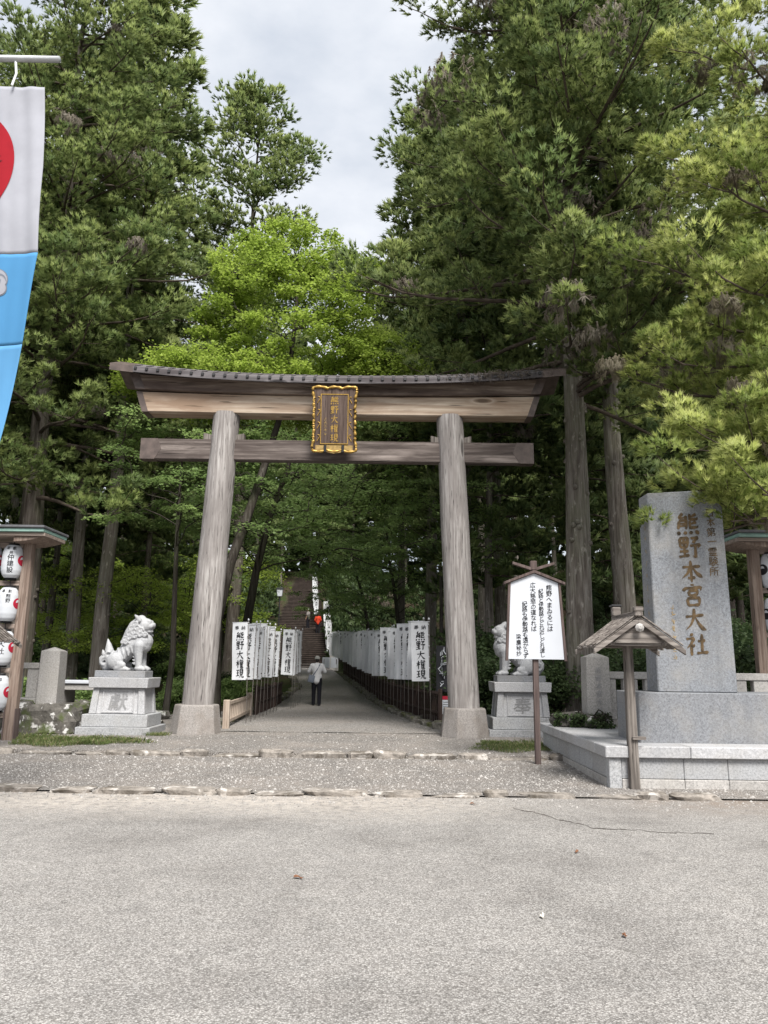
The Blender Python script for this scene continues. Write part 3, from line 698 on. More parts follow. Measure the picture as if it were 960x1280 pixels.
# stone stair in two flights
stair = tag(link('stone_stair', None, None, (0, 0, 0)), kind='structure')
def stair_x(y): return -5.95 - .115 * (y - 56)
nst = 58
for i in range(nst):
    y0 = 56 + i * .45 + (1.1 if i > 19 else 0); z1 = 1.36 + (i + 1) * .165; cx = stair_x(y0)
    tread = .47 if i != 19 else 1.58
    MB().box(cx - 2.0, cx + 2.0, y0 + .03, y0 + tread + .5, z1 - .5, z1 - .045).build('step', M['stair_wood'], stair)
    MB().box(cx - 2.02, cx + 2.02, y0, y0 + tread + .1, z1 - .045, z1).build('nosing', M['stair_edge'], stair, bevel=.008)

# little edging stones of the approach
est = [rough_stone('edging_stone', 1, 1, 1, M['mossy_stone'], s + 20, .16) for s in range(6)]
for E_, sgn in ((RE, 1), (LE, -1)):
    y = 18.9
    while y < 46:
        l = R_.uniform(.28, .5) * (1 + (y - 18) * .03)
        link('edging_stone', R_.choice(est), path, (edge(E_, y) + sgn * .12, y, g(0, y) - .06), (0, 0, R_.uniform(-.4, .4)), (R_.uniform(.22, .34), l, R_.uniform(.16, .26)))
        y += l * R_.uniform(.95, 1.2)
# grass in front of the pedestals
def grass_patch(name, cx, cy, rx, ry, n, seed, hgt, label):
    rg = np.random.default_rng(seed); a = rg.uniform(0, 6.283, n); r = rg.random(n) ** .62 * (1 + .25 * np.sin(a * 3 + seed) + .15 * np.sin(a * 8 + seed * 2))
    x = cx + rx * r * np.cos(a); y = cy + ry * r * np.sin(a)
    o = np.stack([x, y, G(x, np.clip(y, 13.62, 99))], -1); d = nrm(np.stack([rg.normal(0, .45, n), rg.normal(0, .45, n), np.ones(n)], -1))
    V = blades(o, d, hgt * rg.uniform(.4, 1.5, n) * (.6 + .4 * np.sin(x * 5) * np.sin(y * 6) + .2), np.full(n, .010), rg, .2, 0); t = np.zeros((n, 4, 3)); t[:, :, 0] = rg.random(n)[:, None]; t[:, :, 2] = (rg.random(n) < .18)[:, None] * .8; t[:, 2, 1] = rg.random(n) * .7
    tag(link(name, tri_mesh(name, V, BT, t, M['grass'])), label, 'grass', kind='stuff')
grass_patch('grass', -5.75, 14.9, 1.15, .75, 7000, 1, .11, 'short green grass in front of the left lion-dog pedestal')
grass_patch('grass', 2.75, 15.0, 1.05, .85, 6000, 2, .09, 'short green grass in front of the right lion-dog pedestal')
grass_patch('grass', -4.62, 16.35, .25, .25, 500, 3, .12, 'small clump of grass between left pedestal and pillar base')
grass_patch('grass', -7.3, 15.4, .7, .35, 1500, 4, .12, 'green grass at the foot of the lichened boulders')
def scribble(n, s, step, mat, seed, z0=0.):
    """a column of worn, illegible brush marks"""
    r = random.Random(seed); b = MB()
    for i in range(n):
        z = z0 - i * step
        for k in range(r.randint(4, 6)):
            cx, cz, l, a = r.uniform(-.3, .3) * s, z + r.uniform(-.4, .4) * s, r.uniform(.25, .8) * s, r.choice((0.1, 0.15, 1.5, 1.6, .8, 2.2)); w = .05 * s
            dx, dz = math.cos(a) * l / 2, math.sin(a) * l / 2; nx, nz = -math.sin(a) * w, math.cos(a) * w
            b.add([(cx - dx - nx, 0, cz - dz - nz), (cx + dx - nx * .5, 0, cz + dz - nz * .5), (cx + dx + nx * .5, 0, cz + dz + nz * .5), (cx - dx + nx, 0, cz - dz + nz)], [(0, 1, 2, 3)])
    for i, v in enumerate(b.v): b.v[i] = (v[0], -.0004 * (i // 4 % 9), v[2])
    return b.mesh('small_inscription', mat)
# ------------------------------------------------------------------ the great wooden gate
gate = thing('torii_gate', 'great weathered wooden torii gate with curved top beam spanning the gravel path', 'gate', (-1.1, 17, 0))
for s in (-1, 1):
    b = MB(); seg = 28; n = 22; vs = []; fs = []
    for i in range(n):
        t = i / (n - 1); z = .70 + t * 6.63; cx = s * (2.89 - .285 * t); r = .338 - .032 * t + .004 * math.sin(t * 21 + s)
        for k in range(seg):
            a = 6.2832 * k / seg; q = r * (1 + .012 * math.sin(a * 5 + s) + .008 * math.sin(a * 11 + t * 9))
            vs.append((cx + q * math.cos(a), q * math.sin(a), z))
    for i in range(n - 1):
        for k in range(seg): fs.append((i * seg + k, i * seg + (k + 1) % seg, (i + 1) * seg + (k + 1) % seg, (i + 1) * seg + k))
    b.add(vs, fs); b.build('pillar', M['pillar'], gate, True)
    b = MB(); b.lathe([(0, .0), (.55, 0), (.548, .05), (.475, .60), (.46, .625), (0, .63)], 8); bs = b.build('pillar_base', M['granite_base'], gate, bevel=.012, loc=(s * 2.9, 0, .12), rot=(0, 0, .39 if s > 0 else .25))
def beam(xb, xt, y0, y1, z0, z1, c0, c1, mat, name, n=28, parent=None, y0t=None, y1t=None, bevel=.012):
    """curved beam: bottom half length xb, top half length xt, ends rise by c0 / c1"""
    b = MB(); vs = []; y0t = y0 if y0t is None else y0t; y1t = y1 if y1t is None else y1t
    for i in range(n + 1):
        u = -1 + 2 * i / n; w = abs(u) ** 2.3
        vs += [(u * xb, y0, z0 + c0 * w), (u * xb, y1, z0 + c0 * w), (u * xt, y1t, z1 + c1 * w), (u * xt, y0t, z1 + c1 * w)]
    fs = [(0, 1, 2, 3), tuple(n * 4 + k for k in (3, 2, 1, 0))]
    for i in range(n):
        for k in range(4): fs.append((i * 4 + k, (i + 1) * 4 + k, (i + 1) * 4 + (k + 1) % 4, i * 4 + (k + 1) % 4))
    b.add(vs, fs); return b.build(name, mat, parent or gate, bevel=bevel)
sh = beam(4.50, 4.66, -.24, .24, 7.29, 7.73, .02, .06, M['beam_tan'], 'lower_lintel')
ka = beam(4.64, 4.80, -.33, .33, 7.735, 8.03, .09, .17, M['beam_dark'], 'upper_lintel')
# sheet-metal shoes on the beam ends
for s in (-1, 1):
    b = MB(); b.hexa([(s * 4.38, -.247, 7.298), (s * 4.53, -.247, 7.30), (s * 4.53, .247, 7.30), (s * 4.38, .247, 7.298), (s * 4.55, -.247, 7.785), (s * 4.69, -.247, 7.79), (s * 4.69, .247, 7.79), (s * 4.55, .247, 7.785)]); b.build('end_plate', M['copper_brown'], sh)
    b = MB(); b.hexa([(s * 4.46, -.34, 7.812), (s * 4.68, -.34, 7.822), (s * 4.68, .34, 7.822), (s * 4.46, .34, 7.812), (s * 4.62, -.34, 8.19), (s * 4.85, -.34, 8.21), (s * 4.85, .34, 8.21), (s * 4.62, .34, 8.19)]); b.build('end_plate', M['copper_brown'], ka)
# little roof: two slopes of boards with a thick eave edge
roof_n = 30; b = MB()
def rz_(u): return .27 * abs(u) ** 2.3
vs = []
for i in range(roof_n + 1):
    u = -1 + 2 * i / roof_n; x = u * 5.2; c = rz_(u)
    vs += [(x, -.62, 7.90 + c), (x, -.62, 8.05 + c), (x * 1.005, 0, 8.34 + c), (x, .62, 8.05 + c), (x, .62, 7.90 + c), (x, 0, 8.12 + c)]
fs = [tuple(range(6))[::-1], tuple(roof_n * 6 + k for k in range(6))]
for i in range(roof_n):
    for k in range(6): fs.append((i * 6 + k, (i + 1) * 6 + k, (i + 1) * 6 + (k + 1) % 6, i * 6 + (k + 1) % 6))
b.add(vs, fs); rf = b.build('roof', M['roof_bark'], gate, bevel=.01)
for s in (-1, 1):   # copper at the roof tips
    b = MB(); n = 3; vs = []
    for i in range(n + 1):
        u = s * (.90 + .103 * i / n); x = u * 5.2; c = rz_(u); e = .006
        vs += [(x, -.62 - e, 7.90 + c - e), (x, -.62 - e, 8.05 + c + e), (x, 0, 8.34 + c + e), (x, .62 + e, 8.05 + c + e), (x, .62 + e, 7.90 + c - e), (x, 0, 8.12 + c - e)]
    fs = [tuple(range(6)), tuple(n * 6 + k for k in range(6))[::-1]] + [(i * 6 + k, (i + 1) * 6 + k, (i + 1) * 6 + (k + 1) % 6, i * 6 + (k + 1) % 6) for i in range(n) for k in range(6)]
    b.add(vs, fs); b.build('tip_sheet', M['copper_brown'], rf)
    for k in range(0): pass
bmk = MB().box(-.032, .032, -.02, .05, -.03, .035).mesh('batten', M['batten'], bevel=.006)
for i in range(37):
    x = -4.62 + i * 9.24 / 36; u = x / 5.2
    link('batten', bmk, rf, (x, -.63, 8.0 + rz_(u)), (0, -.27 * 2.3 * abs(u) ** 1.3 * (1 if u > 0 else -1) / 5.2, 0))
bmk2 = MB().box(-.035, .035, -.36, .02, -.012, .02).mesh('batten_bar', M['roof_bark'])
for i in range(37):
    x = -4.62 + i * 9.24 / 36; u = x / 5.2
    link('roof_bar', bmk2, rf, (x, -.25, 8.225 + rz_(u)), (.44, 0, 0))
# dry needles caught on the right end of the roof
rg = np.random.default_rng(4); n = 900; x = rg.normal(3.7, .5, n); u = x / 5.2
o_ = np.stack([x, -.6 + rg.uniform(-.06, .15, n), 8.04 + .27 * np.abs(u) ** 2.3 + rg.uniform(-.06, .08, n)], -1)
V = blades(o_, nrm(rg.normal(0, 1, (n, 3)) + np.array([0, -.3, -.5])), rg.uniform(.05, .18, n), np.full(n, .02), rg)
t = np.zeros((n, 4, 3)); t[:, :, 2] = .95; t[:, :, 0] = .5
tag(link('dry_needles', tri_mesh('dry_needles', V, BT, t, M['leaf_dark']), rf), kind='stuff')
nk = beam(4.52, 4.52, -.125, .125, 6.21, 6.69, 0, 0, M['nuki'], 'tie_beam', 16)
for s in (-1, 1):
    b = MB(); b.prism([(s * 4.20, 6.205), (s * 4.53, 6.205), (s * 4.53, 6.695), (s * 4.14, 6.695), (s * 4.05, 6.45)][::s], -.131, .131); b.build('end_plate', M['copper_brown'], nk)
    for q in (-1, 1):
        xa = s * 2.63 + q * .22; xb_ = s * 2.63 + q * .47
        b = MB(); b.hexa([(xa, -.10, 6.692), (xb_, -.10, 6.692), (xb_, .10, 6.692), (xa, .10, 6.692), (xa, -.10, 6.79), (xb_, -.10, 6.85), (xb_, .10, 6.85), (xa, .10, 6.79)]); b.build('wedge', M['post_wood'], gate, bevel=.006)
# name plaque hung from the lintel
pl = thing('name_plaque', 'brown wooden name plaque with scalloped gold rim and gold characters hung on the gate', 'plaque', (-1.15, 16.50, 7.08)); pl.rotation_euler = (rad(8), 0, 0)
def scallop(w, h, n1=4, n2=7, amp=.05):
    pts = []
    def seg(p, q, nrm_, n, arc):
        for i in range(n * 8):
            t = i / (n * 8); f = abs(math.sin(math.pi * t * n)) ** .7 * amp
            pts.append((p[0] + (q[0] - p[0]) * t + nrm_[0] * f, p[1] + (q[1] - p[1]) * t + nrm_[1] * f))
    seg((-w, -h), (w, -h), (0, -.8), 3, 0); seg((w, -h), (w, h), (.5, 0), 6, 0); seg((w, h), (-w, h), (0, .8), 3, 0); seg((-w, h), (-w, -h), (-.5, 0), 6, 0)
    return [(x * (1 + .09 * abs(z / h) ** 4), z * (1 + .03 * abs(x / w) ** 6)) for x, z in pts]
oc = scallop(.45, .70); MB().prism(oc, -.03, .03).build('backing_board', M['plaque_wood'], pl)
b = MB(); b.tube([(x, -.04, z) for x, z in oc] + [(oc[0][0], -.04, oc[0][1])], [.030 * (1 + .22 * math.sin(i * 1.57)) for i in range(len(oc) + 1)], 8); b.build('gold_rim', M['gold'], pl, True)
ic = [(-.30, -.56), (.30, -.56), (.30, .56), (-.30, .56)]
MB().box(-.30, .30, -.055, -.031, -.56, .56).build('field_board', M['plaque_wood'], pl)
b = MB()
for (x0, x1, z0, z1) in ((-.315, .315, .555, .575), (-.315, .315, -.575, -.555), (-.315, -.297, -.555, .555), (.297, .315, -.555, .555)): b.box(x0, x1, -.064, -.035, z0, z1)
b.build('gold_fillet', M['gold'], pl)
for s in (-1, 1):
    b = MB()
    for k in range(4):
        zc = .42 - k * .29; b.tube([(s * (.36 + .03 * math.cos(a)), -.036, zc + .09 * math.sin(a / 2 - .8)) for a in np.linspace(0, 5.5, 12)], .010, 5)
    b.build('gold_scroll', M['gold'], pl, True)
    MB().box(s * .2 - .03, s * .2 + .03, -.085, .02, -.76, -.60).build('iron_bracket', M['batten'], pl, bevel=.008)
MB().prism([(-.42, -.60), (-.42, -.72), (-.26, -.70), (-.14, -.76), (0, -.785), (.14, -.76), (.26, -.70), (.42, -.72), (.42, -.60)], -.055, -.036).build('pale_apron', M['gold_ink'], pl)
link('lettering', letter_mesh('lettering', column('熊野大権現', .0, .42, .19, .212), M['gold'], 0, .0, .05, 2, 12), pl, (0, -.058, 0))
link('small_inscription', scribble(5, .07, .085, M['gold_ink'], 1), pl, (-.2, -.058, 0))

# ------------------------------------------------------------------ lion-dogs on granite pedestals
def pedestal(loc, char, label):
    o = thing('statue_pedestal', label, 'pedestal', loc); o.scale = (.92, .92, .845)
    MB().box(-.84, .84, -.66, .66, -.05, .20).build('bottom_step', M['granite'], o, bevel=.012)
    MB().box(-.745, .745, -.57, .57, .203, .50).build('upper_step', M['granite'], o, bevel=.012)
    b = MB(); b.frustum(0, 0, .503, 1.135, 1.20, .80, 1.10, .72); b.build('die_block', M['granite_pale'], o, bevel=.01)
    for s in (-1, 1):
        for q in (-1, 1):
            MB().hexa([(s * .64 - .16 * (s > 0), q * .455 - .15 * (q > 0), .506), (s * .64 + .16 * (s < 0), q * .455 - .15 * (q > 0), .506), (s * .64 + .16 * (s < 0), q * .455 + .15 * (q < 0), .506), (s * .64 - .16 * (s > 0), q * .455 + .15 * (q < 0), .506),
                       (s * .585 - .14 * (s > 0), q * .412 - .13 * (q > 0), 1.133), (s * .585 + .14 * (s < 0), q * .412 - .13 * (q > 0), 1.133), (s * .585 + .14 * (s < 0), q * .412 + .13 * (q < 0), 1.133), (s * .585 - .14 * (s > 0), q * .412 + .13 * (q < 0), 1.133)]).build('corner_pier', M['granite_pale'], o, bevel=.01)
    pan = link('panel_frame', None, o, (0, -.432, .80), (-.063, 0, 0))
    o2 = MB()
    for (x0, x1, z0, z1) in ((-.37, .37, .25, .285), (-.37, .37, -.285, -.25), (-.37, -.335, -.25, .25), (.335, .37, -.25, .25)): o2.box(x0, x1, -.02, .03, z0, z1)
    bpy.data.objects.remove(pan); fr = o2.build('panel_frame', M['granite_pale'], o, bevel=.006, loc=(0, -.384, .815), rot=(-.063, 0, 0))
    link('carved_character', letter_mesh('carved_character', [(char, 0, 0, .44)], M['recess'], .004, .018, .05), o, (0, -.386, .80), (-.063, 0, 0))
    MB().frustum(0, 0, 1.138, 1.39, 1.34, .98, 1.38, 1.02).build('cap_stone', M['granite_pale'], o, bevel=.012)
    return o
pedestal((-5.56, 16.9, .12), '獻', 'granite pedestal with a carved character 獻 beside the left pillar')
pedestal((3.10, 17.55, .12), '奉', 'granite pedestal with a carved character 奉 behind the white notice board')

lion_me = [None]
def lion(loc, flip, label):
    o = thing('lion_dog_statue', label, 'statue', loc); o.scale = (flip * .96, .96, .96)
    MB().box(-.56, .56, -.30, .30, -.003, .145).build('plinth', M['granite_blue'], o, bevel=.008)
    z0 = .14; P = []
    e = lambda c, r, rot=None: P.append(('e', (c[0], c[1], c[2] + z0), r, rot) if rot else ('e', (c[0], c[1], c[2] + z0), r))
    c = lambda *ch: P.append(('c', [((p[0], p[1], p[2] + z0), r) for p, r in ch]))
    # trunk: deep chest, sloping back, haunches
    c(((.36, 0, .62), .225), ((.20, 0, .58), .215), ((.02, 0, .42), .185), ((-.14, 0, .27), .19), ((-.25, 0, .20), .17))
    e((.40, 0, .66), (.20, .215, .20)); e((.44, 0, .56), (.13, .17, .14))
    for k in range(6):   # bands along the back and ribs
        t = k / 5; x = .20 - .40 * t; z = .66 - .36 * t
        for s in (-1, 1): c(((x - .06, 0, z + .12), .028), ((x, s * .13, z + .06), .032), ((x + .05, s * .19, z - .06), .03), ((x + .08, s * .17, z - .17), .024))
    for s in (-1, 1):
        y = s * .15
        # fore leg: shoulder, elbow, wrist, paw
        c(((.34, y * 1.0, .56), .13), ((.33, y * 1.05, .42), .105), ((.355, y * 1.05, .24), .078), ((.365, y * 1.05, .08), .072))
        e((.39, y * 1.05, .06), (.125, .085, .065))
        for k in (-1, 0, 1): e((.485, y * 1.05 + k * .05, .045), (.045, .028, .042))
        for k in range(5): c(((.27, y * 1.1, .44 - k * .07), .03), ((.215, y * 1.1, .46 - k * .07), .012))   # fringe
        # hind leg: thigh against the belly, folded shank and long paw
        e((-.17, s * .19, .22), (.19, .11, .185), (0, -.5, 0)); c(((-.08, s * .21, .16), .085), ((.02, s * .22, .13), .075), ((-.10, s * .22, .07), .065))
        c(((-.12, s * .21, .05), .06), ((.05, s * .21, .05), .062)); e((.08, s * .21, .045), (.085, .075, .052))
        for k in (-1, 0, 1): e((.15, s * .21 + k * .045, .035), (.04, .025, .036))
    # head: cranium, brow, muzzle, open jaw, ears
    e((.40, 0, 1.02), (.19, .185, .17)); e((.36, 0, 1.10), (.15, .16, .10))
    e((.53, 0, 1.02), (.105, .125, .075)); e((.585, 0, 1.045), (.05, .075, .045))        # muzzle and nose
    e((.48, 0, .885), (.10, .10, .04)); e((.55, 0, .89), (.04, .07, .032))           # lower jaw
    for s in (-1, 1):
        e((.49, s * .085, 1.115), (.075, .055, .04), (0, .25, 0)); e((.52, s * .10, 1.075), (.035, .03, .032))       # brow, eye
        e((.545, s * .10, 1.0), (.06, .035, .05)); c(((.555, s * .085, .965), .02), ((.555, s * .08, .925), .012))     # cheek, fang
        c(((.30, s * .15, 1.13), .06), ((.25, s * .17, 1.20), .045), ((.20, s * .17, 1.245), .018))                      # ear
        # mane curls
        rr = random.Random(9)
        for (mx_, mz, mr) in ((.36, .90, .075), (.27, .95, .075), (.22, 1.04, .07), (.20, .86, .08), (.14, .94, .07), (.10, .82, .075), (.12, .73, .07), (.02, .70, .065), (.25, .77, .08), (.36, .80, .075), (.46, .80, .07), (.05, .62, .055), (-.03, .63, .05)):
            yb = .165 - .05 * abs(mx_ - .28); e((mx_, s * yb, mz), (mr * .95, .045, mr * .95)); c(*[((mx_ + mr * (1 - a_ / 9) * math.cos(a_), s * (yb + .043), mz + mr * (1 - a_ / 9) * math.sin(a_)), .019) for a_ in np.linspace(0, 6.6, 12)])
    c(((.30, 0, 1.14), .12), ((.16, 0, 1.0), .14), ((.08, 0, .84), .14), ((-.02, 0, .68), .10))
    e((.30, 0, .88), (.19, .20, .17))
    # tail: flame, side curls and round base
    c(((-.34, 0, .30), .09), ((-.38, 0, .45), .10), ((-.40, 0, .57), .065), ((-.43, 0, .70), .018))
    c(((-.42, 0, .30), .075), ((-.50, 0, .38), .05), ((-.53, 0, .46), .014))
    for s in (-1, 1):
        pts = [((-.44 + .105 * math.cos(a) * (1 - a / 14), s * .09, .20 + .115 * math.sin(a) * (1 - a / 14)), .042 - a * .0025) for a in np.linspace(0, 9, 14)]
        c(*pts)
        pts = [((-.36 + .06 * math.cos(a), s * .11, .36 + .06 * math.sin(a)), .025) for a in np.linspace(1, 6, 8)]; c(*pts)
    c(((-.30, 0, .12), .12), ((-.42, 0, .10), .105), ((-.52, 0, .17), .07), ((-.55, 0, .27), .05), ((-.50, 0, .35), .03))
    if lion_me[0] is None: lion_me[0] = sculpt('body', P, .0125, M['statue'], o, 1).data
    else: link('body', lion_me[0], o)
    return o
lion((-5.60, 16.9, 1.297), 1, 'white granite lion-dog sitting on the left pedestal beside the gate pillar')
lion((3.10, 17.55, 1.297), -1, 'white granite lion-dog half hidden behind the white notice board')

# ------------------------------------------------------------------ white poem board on a post
sg = thing('notice_board', 'white five-sided poem board with brown frame on a single dark post', 'notice board', (2.58, 13.0, .05))
MB().box(-.045, .045, -.02, .07, -.2, 3.33).build('post', M['sign_brown'], sg, bevel=.006)
bd = [(-.47, 1.70), (.47, 1.70), (.40, 2.98), (0, 3.14), (-.40, 2.98)]
MB().prism(bd, -.06, -.022).build('board', M['white_board'], sg)
for s in (-1, 1):
    MB().hexa([(s * .47, -.075, 1.67), (s * .515, -.075, 1.67), (s * .515, -.01, 1.67), (s * .47, -.01, 1.67), (s * .403, -.075, 2.995), (s * .445, -.075, 2.98), (s * .445, -.01, 2.98), (s * .403, -.01, 2.995)]).build('frame_rail', M['sign_brown'], sg, bevel=.004)
    MB().hexa([(0, -.11, 3.145), (s * .52, -.11, 2.945), (s * .52, .03, 2.945), (0, .03, 3.145), (0, -.11, 3.195), (s * .52, -.11, 2.99), (s * .52, .03, 2.99), (0, .03, 3.195)]).build('eave_board', M['sign_brown'], sg, bevel=.004)
    MB().hexa([(s * .03, -.05, 3.19), (s * .36, -.05, 3.30), (s * .36, .03, 3.30), (s * .03, .03, 3.19), (s * .03, -.05, 3.245), (s * .36, -.05, 3.345), (s * .36, .03, 3.345), (s * .03, .03, 3.245)]).build('finial_arm', M['sign_brown'], sg, bevel=.004)
MB().box(-.055, .055, -.06, .06, 3.20, 3.36).build('finial', M['sign_brown'], sg, bevel=.01)
it = column('熊野へまゐるには', .245, 2.90, .105, .099) + column('紀路と伊勢路とどれ近しどれ遠し', .105, 2.84, .088, .0765) + column('広大慈悲の道なれば', -.03, 2.94, .098, .092) + column('紀路も伊勢路も遠からず', -.175, 2.62, .098, .0865) + column('梁塵秘抄', -.29, 2.07, .088, .093)
link('lettering', letter_mesh('lettering', it, M['ink'], 0, .016, .07), sg, (0, -.063, 0))

# ------------------------------------------------------------------ small roofed posts
def roofed_post(loc, rz, label):
    o = thing('roofed_post', label, 'post', loc, rz)
    MB().frustum(0, 0, -.2, 1.93, .135, .12, .115, .10).build('post', M['post_wood'], o, bevel=.012)
    for s in (-1, 1):   # each slope of overlapping boards
        h = lambda u: 2.26 - .40 * u - .07 * u * u + .05 * u ** 3
        for k in range(8):   # planks run from ridge to eave
            y0 = -.50 + k * .125; dz = [.0, .007, .002, .010, .004, .008, .001, .006][k]; ue = 1 + [.0, .02, -.01, .03, .01, -.02, .02, 0][k]; b = MB(); vs = []
            for i in range(6):
                u = ue * i / 5; x = s * .585 * u; vs += [(x, y0, h(u) + .010 + dz), (x, y0 + .121, h(u) + .010 + dz), (x, y0 + .121, h(u) + .034 + dz), (x, y0, h(u) + .034 + dz)]
            b.add(vs, [(0, 1, 2, 3), (23, 22, 21, 20)] + [(i * 4 + q, (i + 1) * 4 + q, (i + 1) * 4 + (q + 1) % 4, i * 4 + (q + 1) % 4) for i in range(5) for q in range(4)]); b.build('roof_board', M['shingle'], o, bevel=.004)
            b = MB(); vs = []
            for i in range(6):
                u = ue * i / 5 * .99; x = s * .585 * u; vs += [(x, y0 - .018, h(u) + .036 + dz * 0 + .008), (x, y0 + .014, h(u) + .044), (x, y0 + .014, h(u) + .066), (x, y0 - .018, h(u) + .066)]
            b.add(vs, [(0, 1, 2, 3), (23, 22, 21, 20)] + [(i * 4 + q, (i + 1) * 4 + q, (i + 1) * 4 + (q + 1) % 4, i * 4 + (q + 1) % 4) for i in range(5) for q in range(4)]); b.build('roof_batten', M['shingle'], o, bevel=.004)
        for y in (-.52, .46):
            b = MB(); vs = []
            for k in range(6):
                u = k / 5; zz = 2.25 - .40 * u - .07 * u * u + .05 * u ** 3
                vs += [(s * .61 * u, y, zz - .065), (s * .61 * u, y + .05, zz - .065), (s * .61 * u, y + .05, zz + .008), (s * .61 * u, y, zz + .008)]
            b.add(vs, [(0, 1, 2, 3), (23, 22, 21, 20)] + [(i * 4 + k, (i + 1) * 4 + k, (i + 1) * 4 + (k + 1) % 4, i * 4 + (k + 1) % 4) for i in range(5) for k in range(4)])
            b.build('barge_board', M['shingle'], o, bevel=.005)
    MB().box(-.055, .055, -.56, .52, 2.27, 2.34).build('ridge_beam', M['shingle_y'], o, bevel=.012)
    for y in (-.52, .46): MB().box(-.06, .06, y - .05, y + .05, 2.335, 2.47 if y > 0 else 2.40).build('ridge_block', M['shingle'], o, bevel=.012)
    MB().box(-.075, .075, .40, .54, 2.47, 2.50).build('ridge_cap', M['batten'], o, bevel=.01)
    MB().prism([(-.33, 1.92), (.33, 1.92), (.06, 2.18), (-.06, 2.18)], -.46, -.43).build('gable_board', M['shingle'], o)
    MB().lathe([(0, -.02), (.055, -.01), (.06, .02), (.02, .05), (0, .05)], 8).build('gable_rosette', M['granite_warm'], o, loc=(0, -.53, 2.12), rot=(1.57, 0, 0))
    MB().box(-.40, .40, -.05, .05, 1.86, 1.93).build('cross_beam', M['shingle'], o, bevel=.008)
    for y in (-.40, .36): MB().box(-.38, .38, y - .03, y + .03, 1.88, 1.935).build('purlin', M['shingle'], o, bevel=.006)
    for s in (-1, 1): MB().box(s * .35 - .03, s * .35 + .03, -.46, .46, 1.89, 1.94).build('wall_plate', M['shingle_y'], o, bevel=.006)
    MB().box(-.02, .16, -.10, -.06, .64, .685).build('peg', M['shingle'], o, bevel=.006)
    return o
roofed_post((3.42, 10.75, .03), 0, 'weathered wooden post with a small gabled roof before the stone monument')
roofed_post((-6.98, 13.15, .06), 0, 'weathered wooden post with a small gabled roof before the paper lantern rack')

# ------------------------------------------------------------------ name monument on its platform
pf = thing('monument_platform', 'low granite platform of panels and cap slabs under the tall name stone', 'platform', (0, 0, 0)); pf.location = (3.1, 10.8, .05)
MB().box(.06, 7, .06, 4.3, -.1, .40).build('core', M['granite_warm'], pf)
def panel(name, x0, x1, y0, y1, z0, z1, mat='granite', bev=.008): return MB().box(x0, x1, y0, y1, z0, z1).build(name, M[mat], pf, bevel=bev)
xs_ = [0, .17, 1.02, 1.62, 2.30, 2.52, 3.1, 3.7, 4.4, 5.2, 6.0, 6.9]
for i in range(len(xs_) - 1):
    a, c_ = xs_[i], xs_[i + 1]
    if i in (0, 4): panel('corner_post', a - .002, c_ - .004, -.02, .12, -.1, .372)
    else:
        panel('panel', a + .003, c_ - .003, .0, .1, .10, .372, 'granite'); panel('base_block', a + .003, c_ - .003, -.012, .1, -.1, .096, 'granite_warm')
yy = [.12, .85, 1.55, 2.25, 3.0, 3.7, 4.3]
for i in range(len(yy) - 1):
    panel('panel', .0, .1, yy[i] + .003, yy[i + 1] - .003, .10, .372, 'granite'); panel('base_block', -.012, .1, yy[i] + .003, yy[i + 1] - .003, -.1, .096, 'granite_warm')
cx_ = [-.06, 1.1, 2.45, 3.9, 5.3, 6.9]
for i in range(len(cx_) - 1): panel('cap_slab', cx_[i] + .003, cx_[i + 1] - .003, -.07, .46, .375, .53, 'granite_pale', .012)
cy_ = [.46, 1.5, 2.6, 3.6, 4.35]
for i in range(len(cy_) - 1): panel('cap_slab', -.06, .55, cy_[i] + .003, cy_[i + 1] - .003, .375, .53, 'granite_pale', .012)
for i in range(5): panel('top_slab', .553 + i * 1.27, .55 + (i + 1) * 1.27 - .006, .463, 4.35, .37, .522, 'granite_pale')
mo = thing('name_monument', 'tall grey granite name stone with gold carved characters on a broad stone block', 'monument', (4.75, 11.75, .58))
b = MB(); b.box(-1.03, 2.35, -.42, .62, -.02, .70); b.build('foot_block', M['granite_blue'], mo, bevel=.012)
b = MB(); b.hexa([(-.665, -.24, .70), (.51, -.24, .70), (.51, .24, .70), (-.665, .24, .70), (-.655, -.20, 3.72), (.50, -.20, 3.80), (.50, .20, 3.80), (-.655, .20, 3.72)]); b.build('slab', M['granite_blue2'] if 'granite_blue2' in M else M['granite'], mo, bevel=.015)
def face(me, z): return link('lettering', me, mo, (0, -.246, 0), (-.013, 0, 0))
link('lettering', letter_mesh('lettering', column('熊野本宮大社', 0, 3.23, .36, .365), M['gold_carved'], 0, 0, .07, 6, 14.5), mo, (-.05, -.254, 0), (-.0129, 0, 0))
link('lettering', letter_mesh('lettering', column('日本第一霊験所', 0, 3.42, .15, .152), M['gold_carved'], 0, .012, .06, 3, 11), mo, (.30, -.255, 0), (-.0129, 0, 0))
link('small_inscription', scribble(8, .075, .105, M['gold_ink'], 2, 1.95), mo, (-.38, -.256, 0), (-.0129, 0, 0))
link('small_inscription', scribble(10, .08, .19, M['gold_ink'], 3, 3.2), mo, (-.668, 0, 0), (0, .0215, -1.5708))

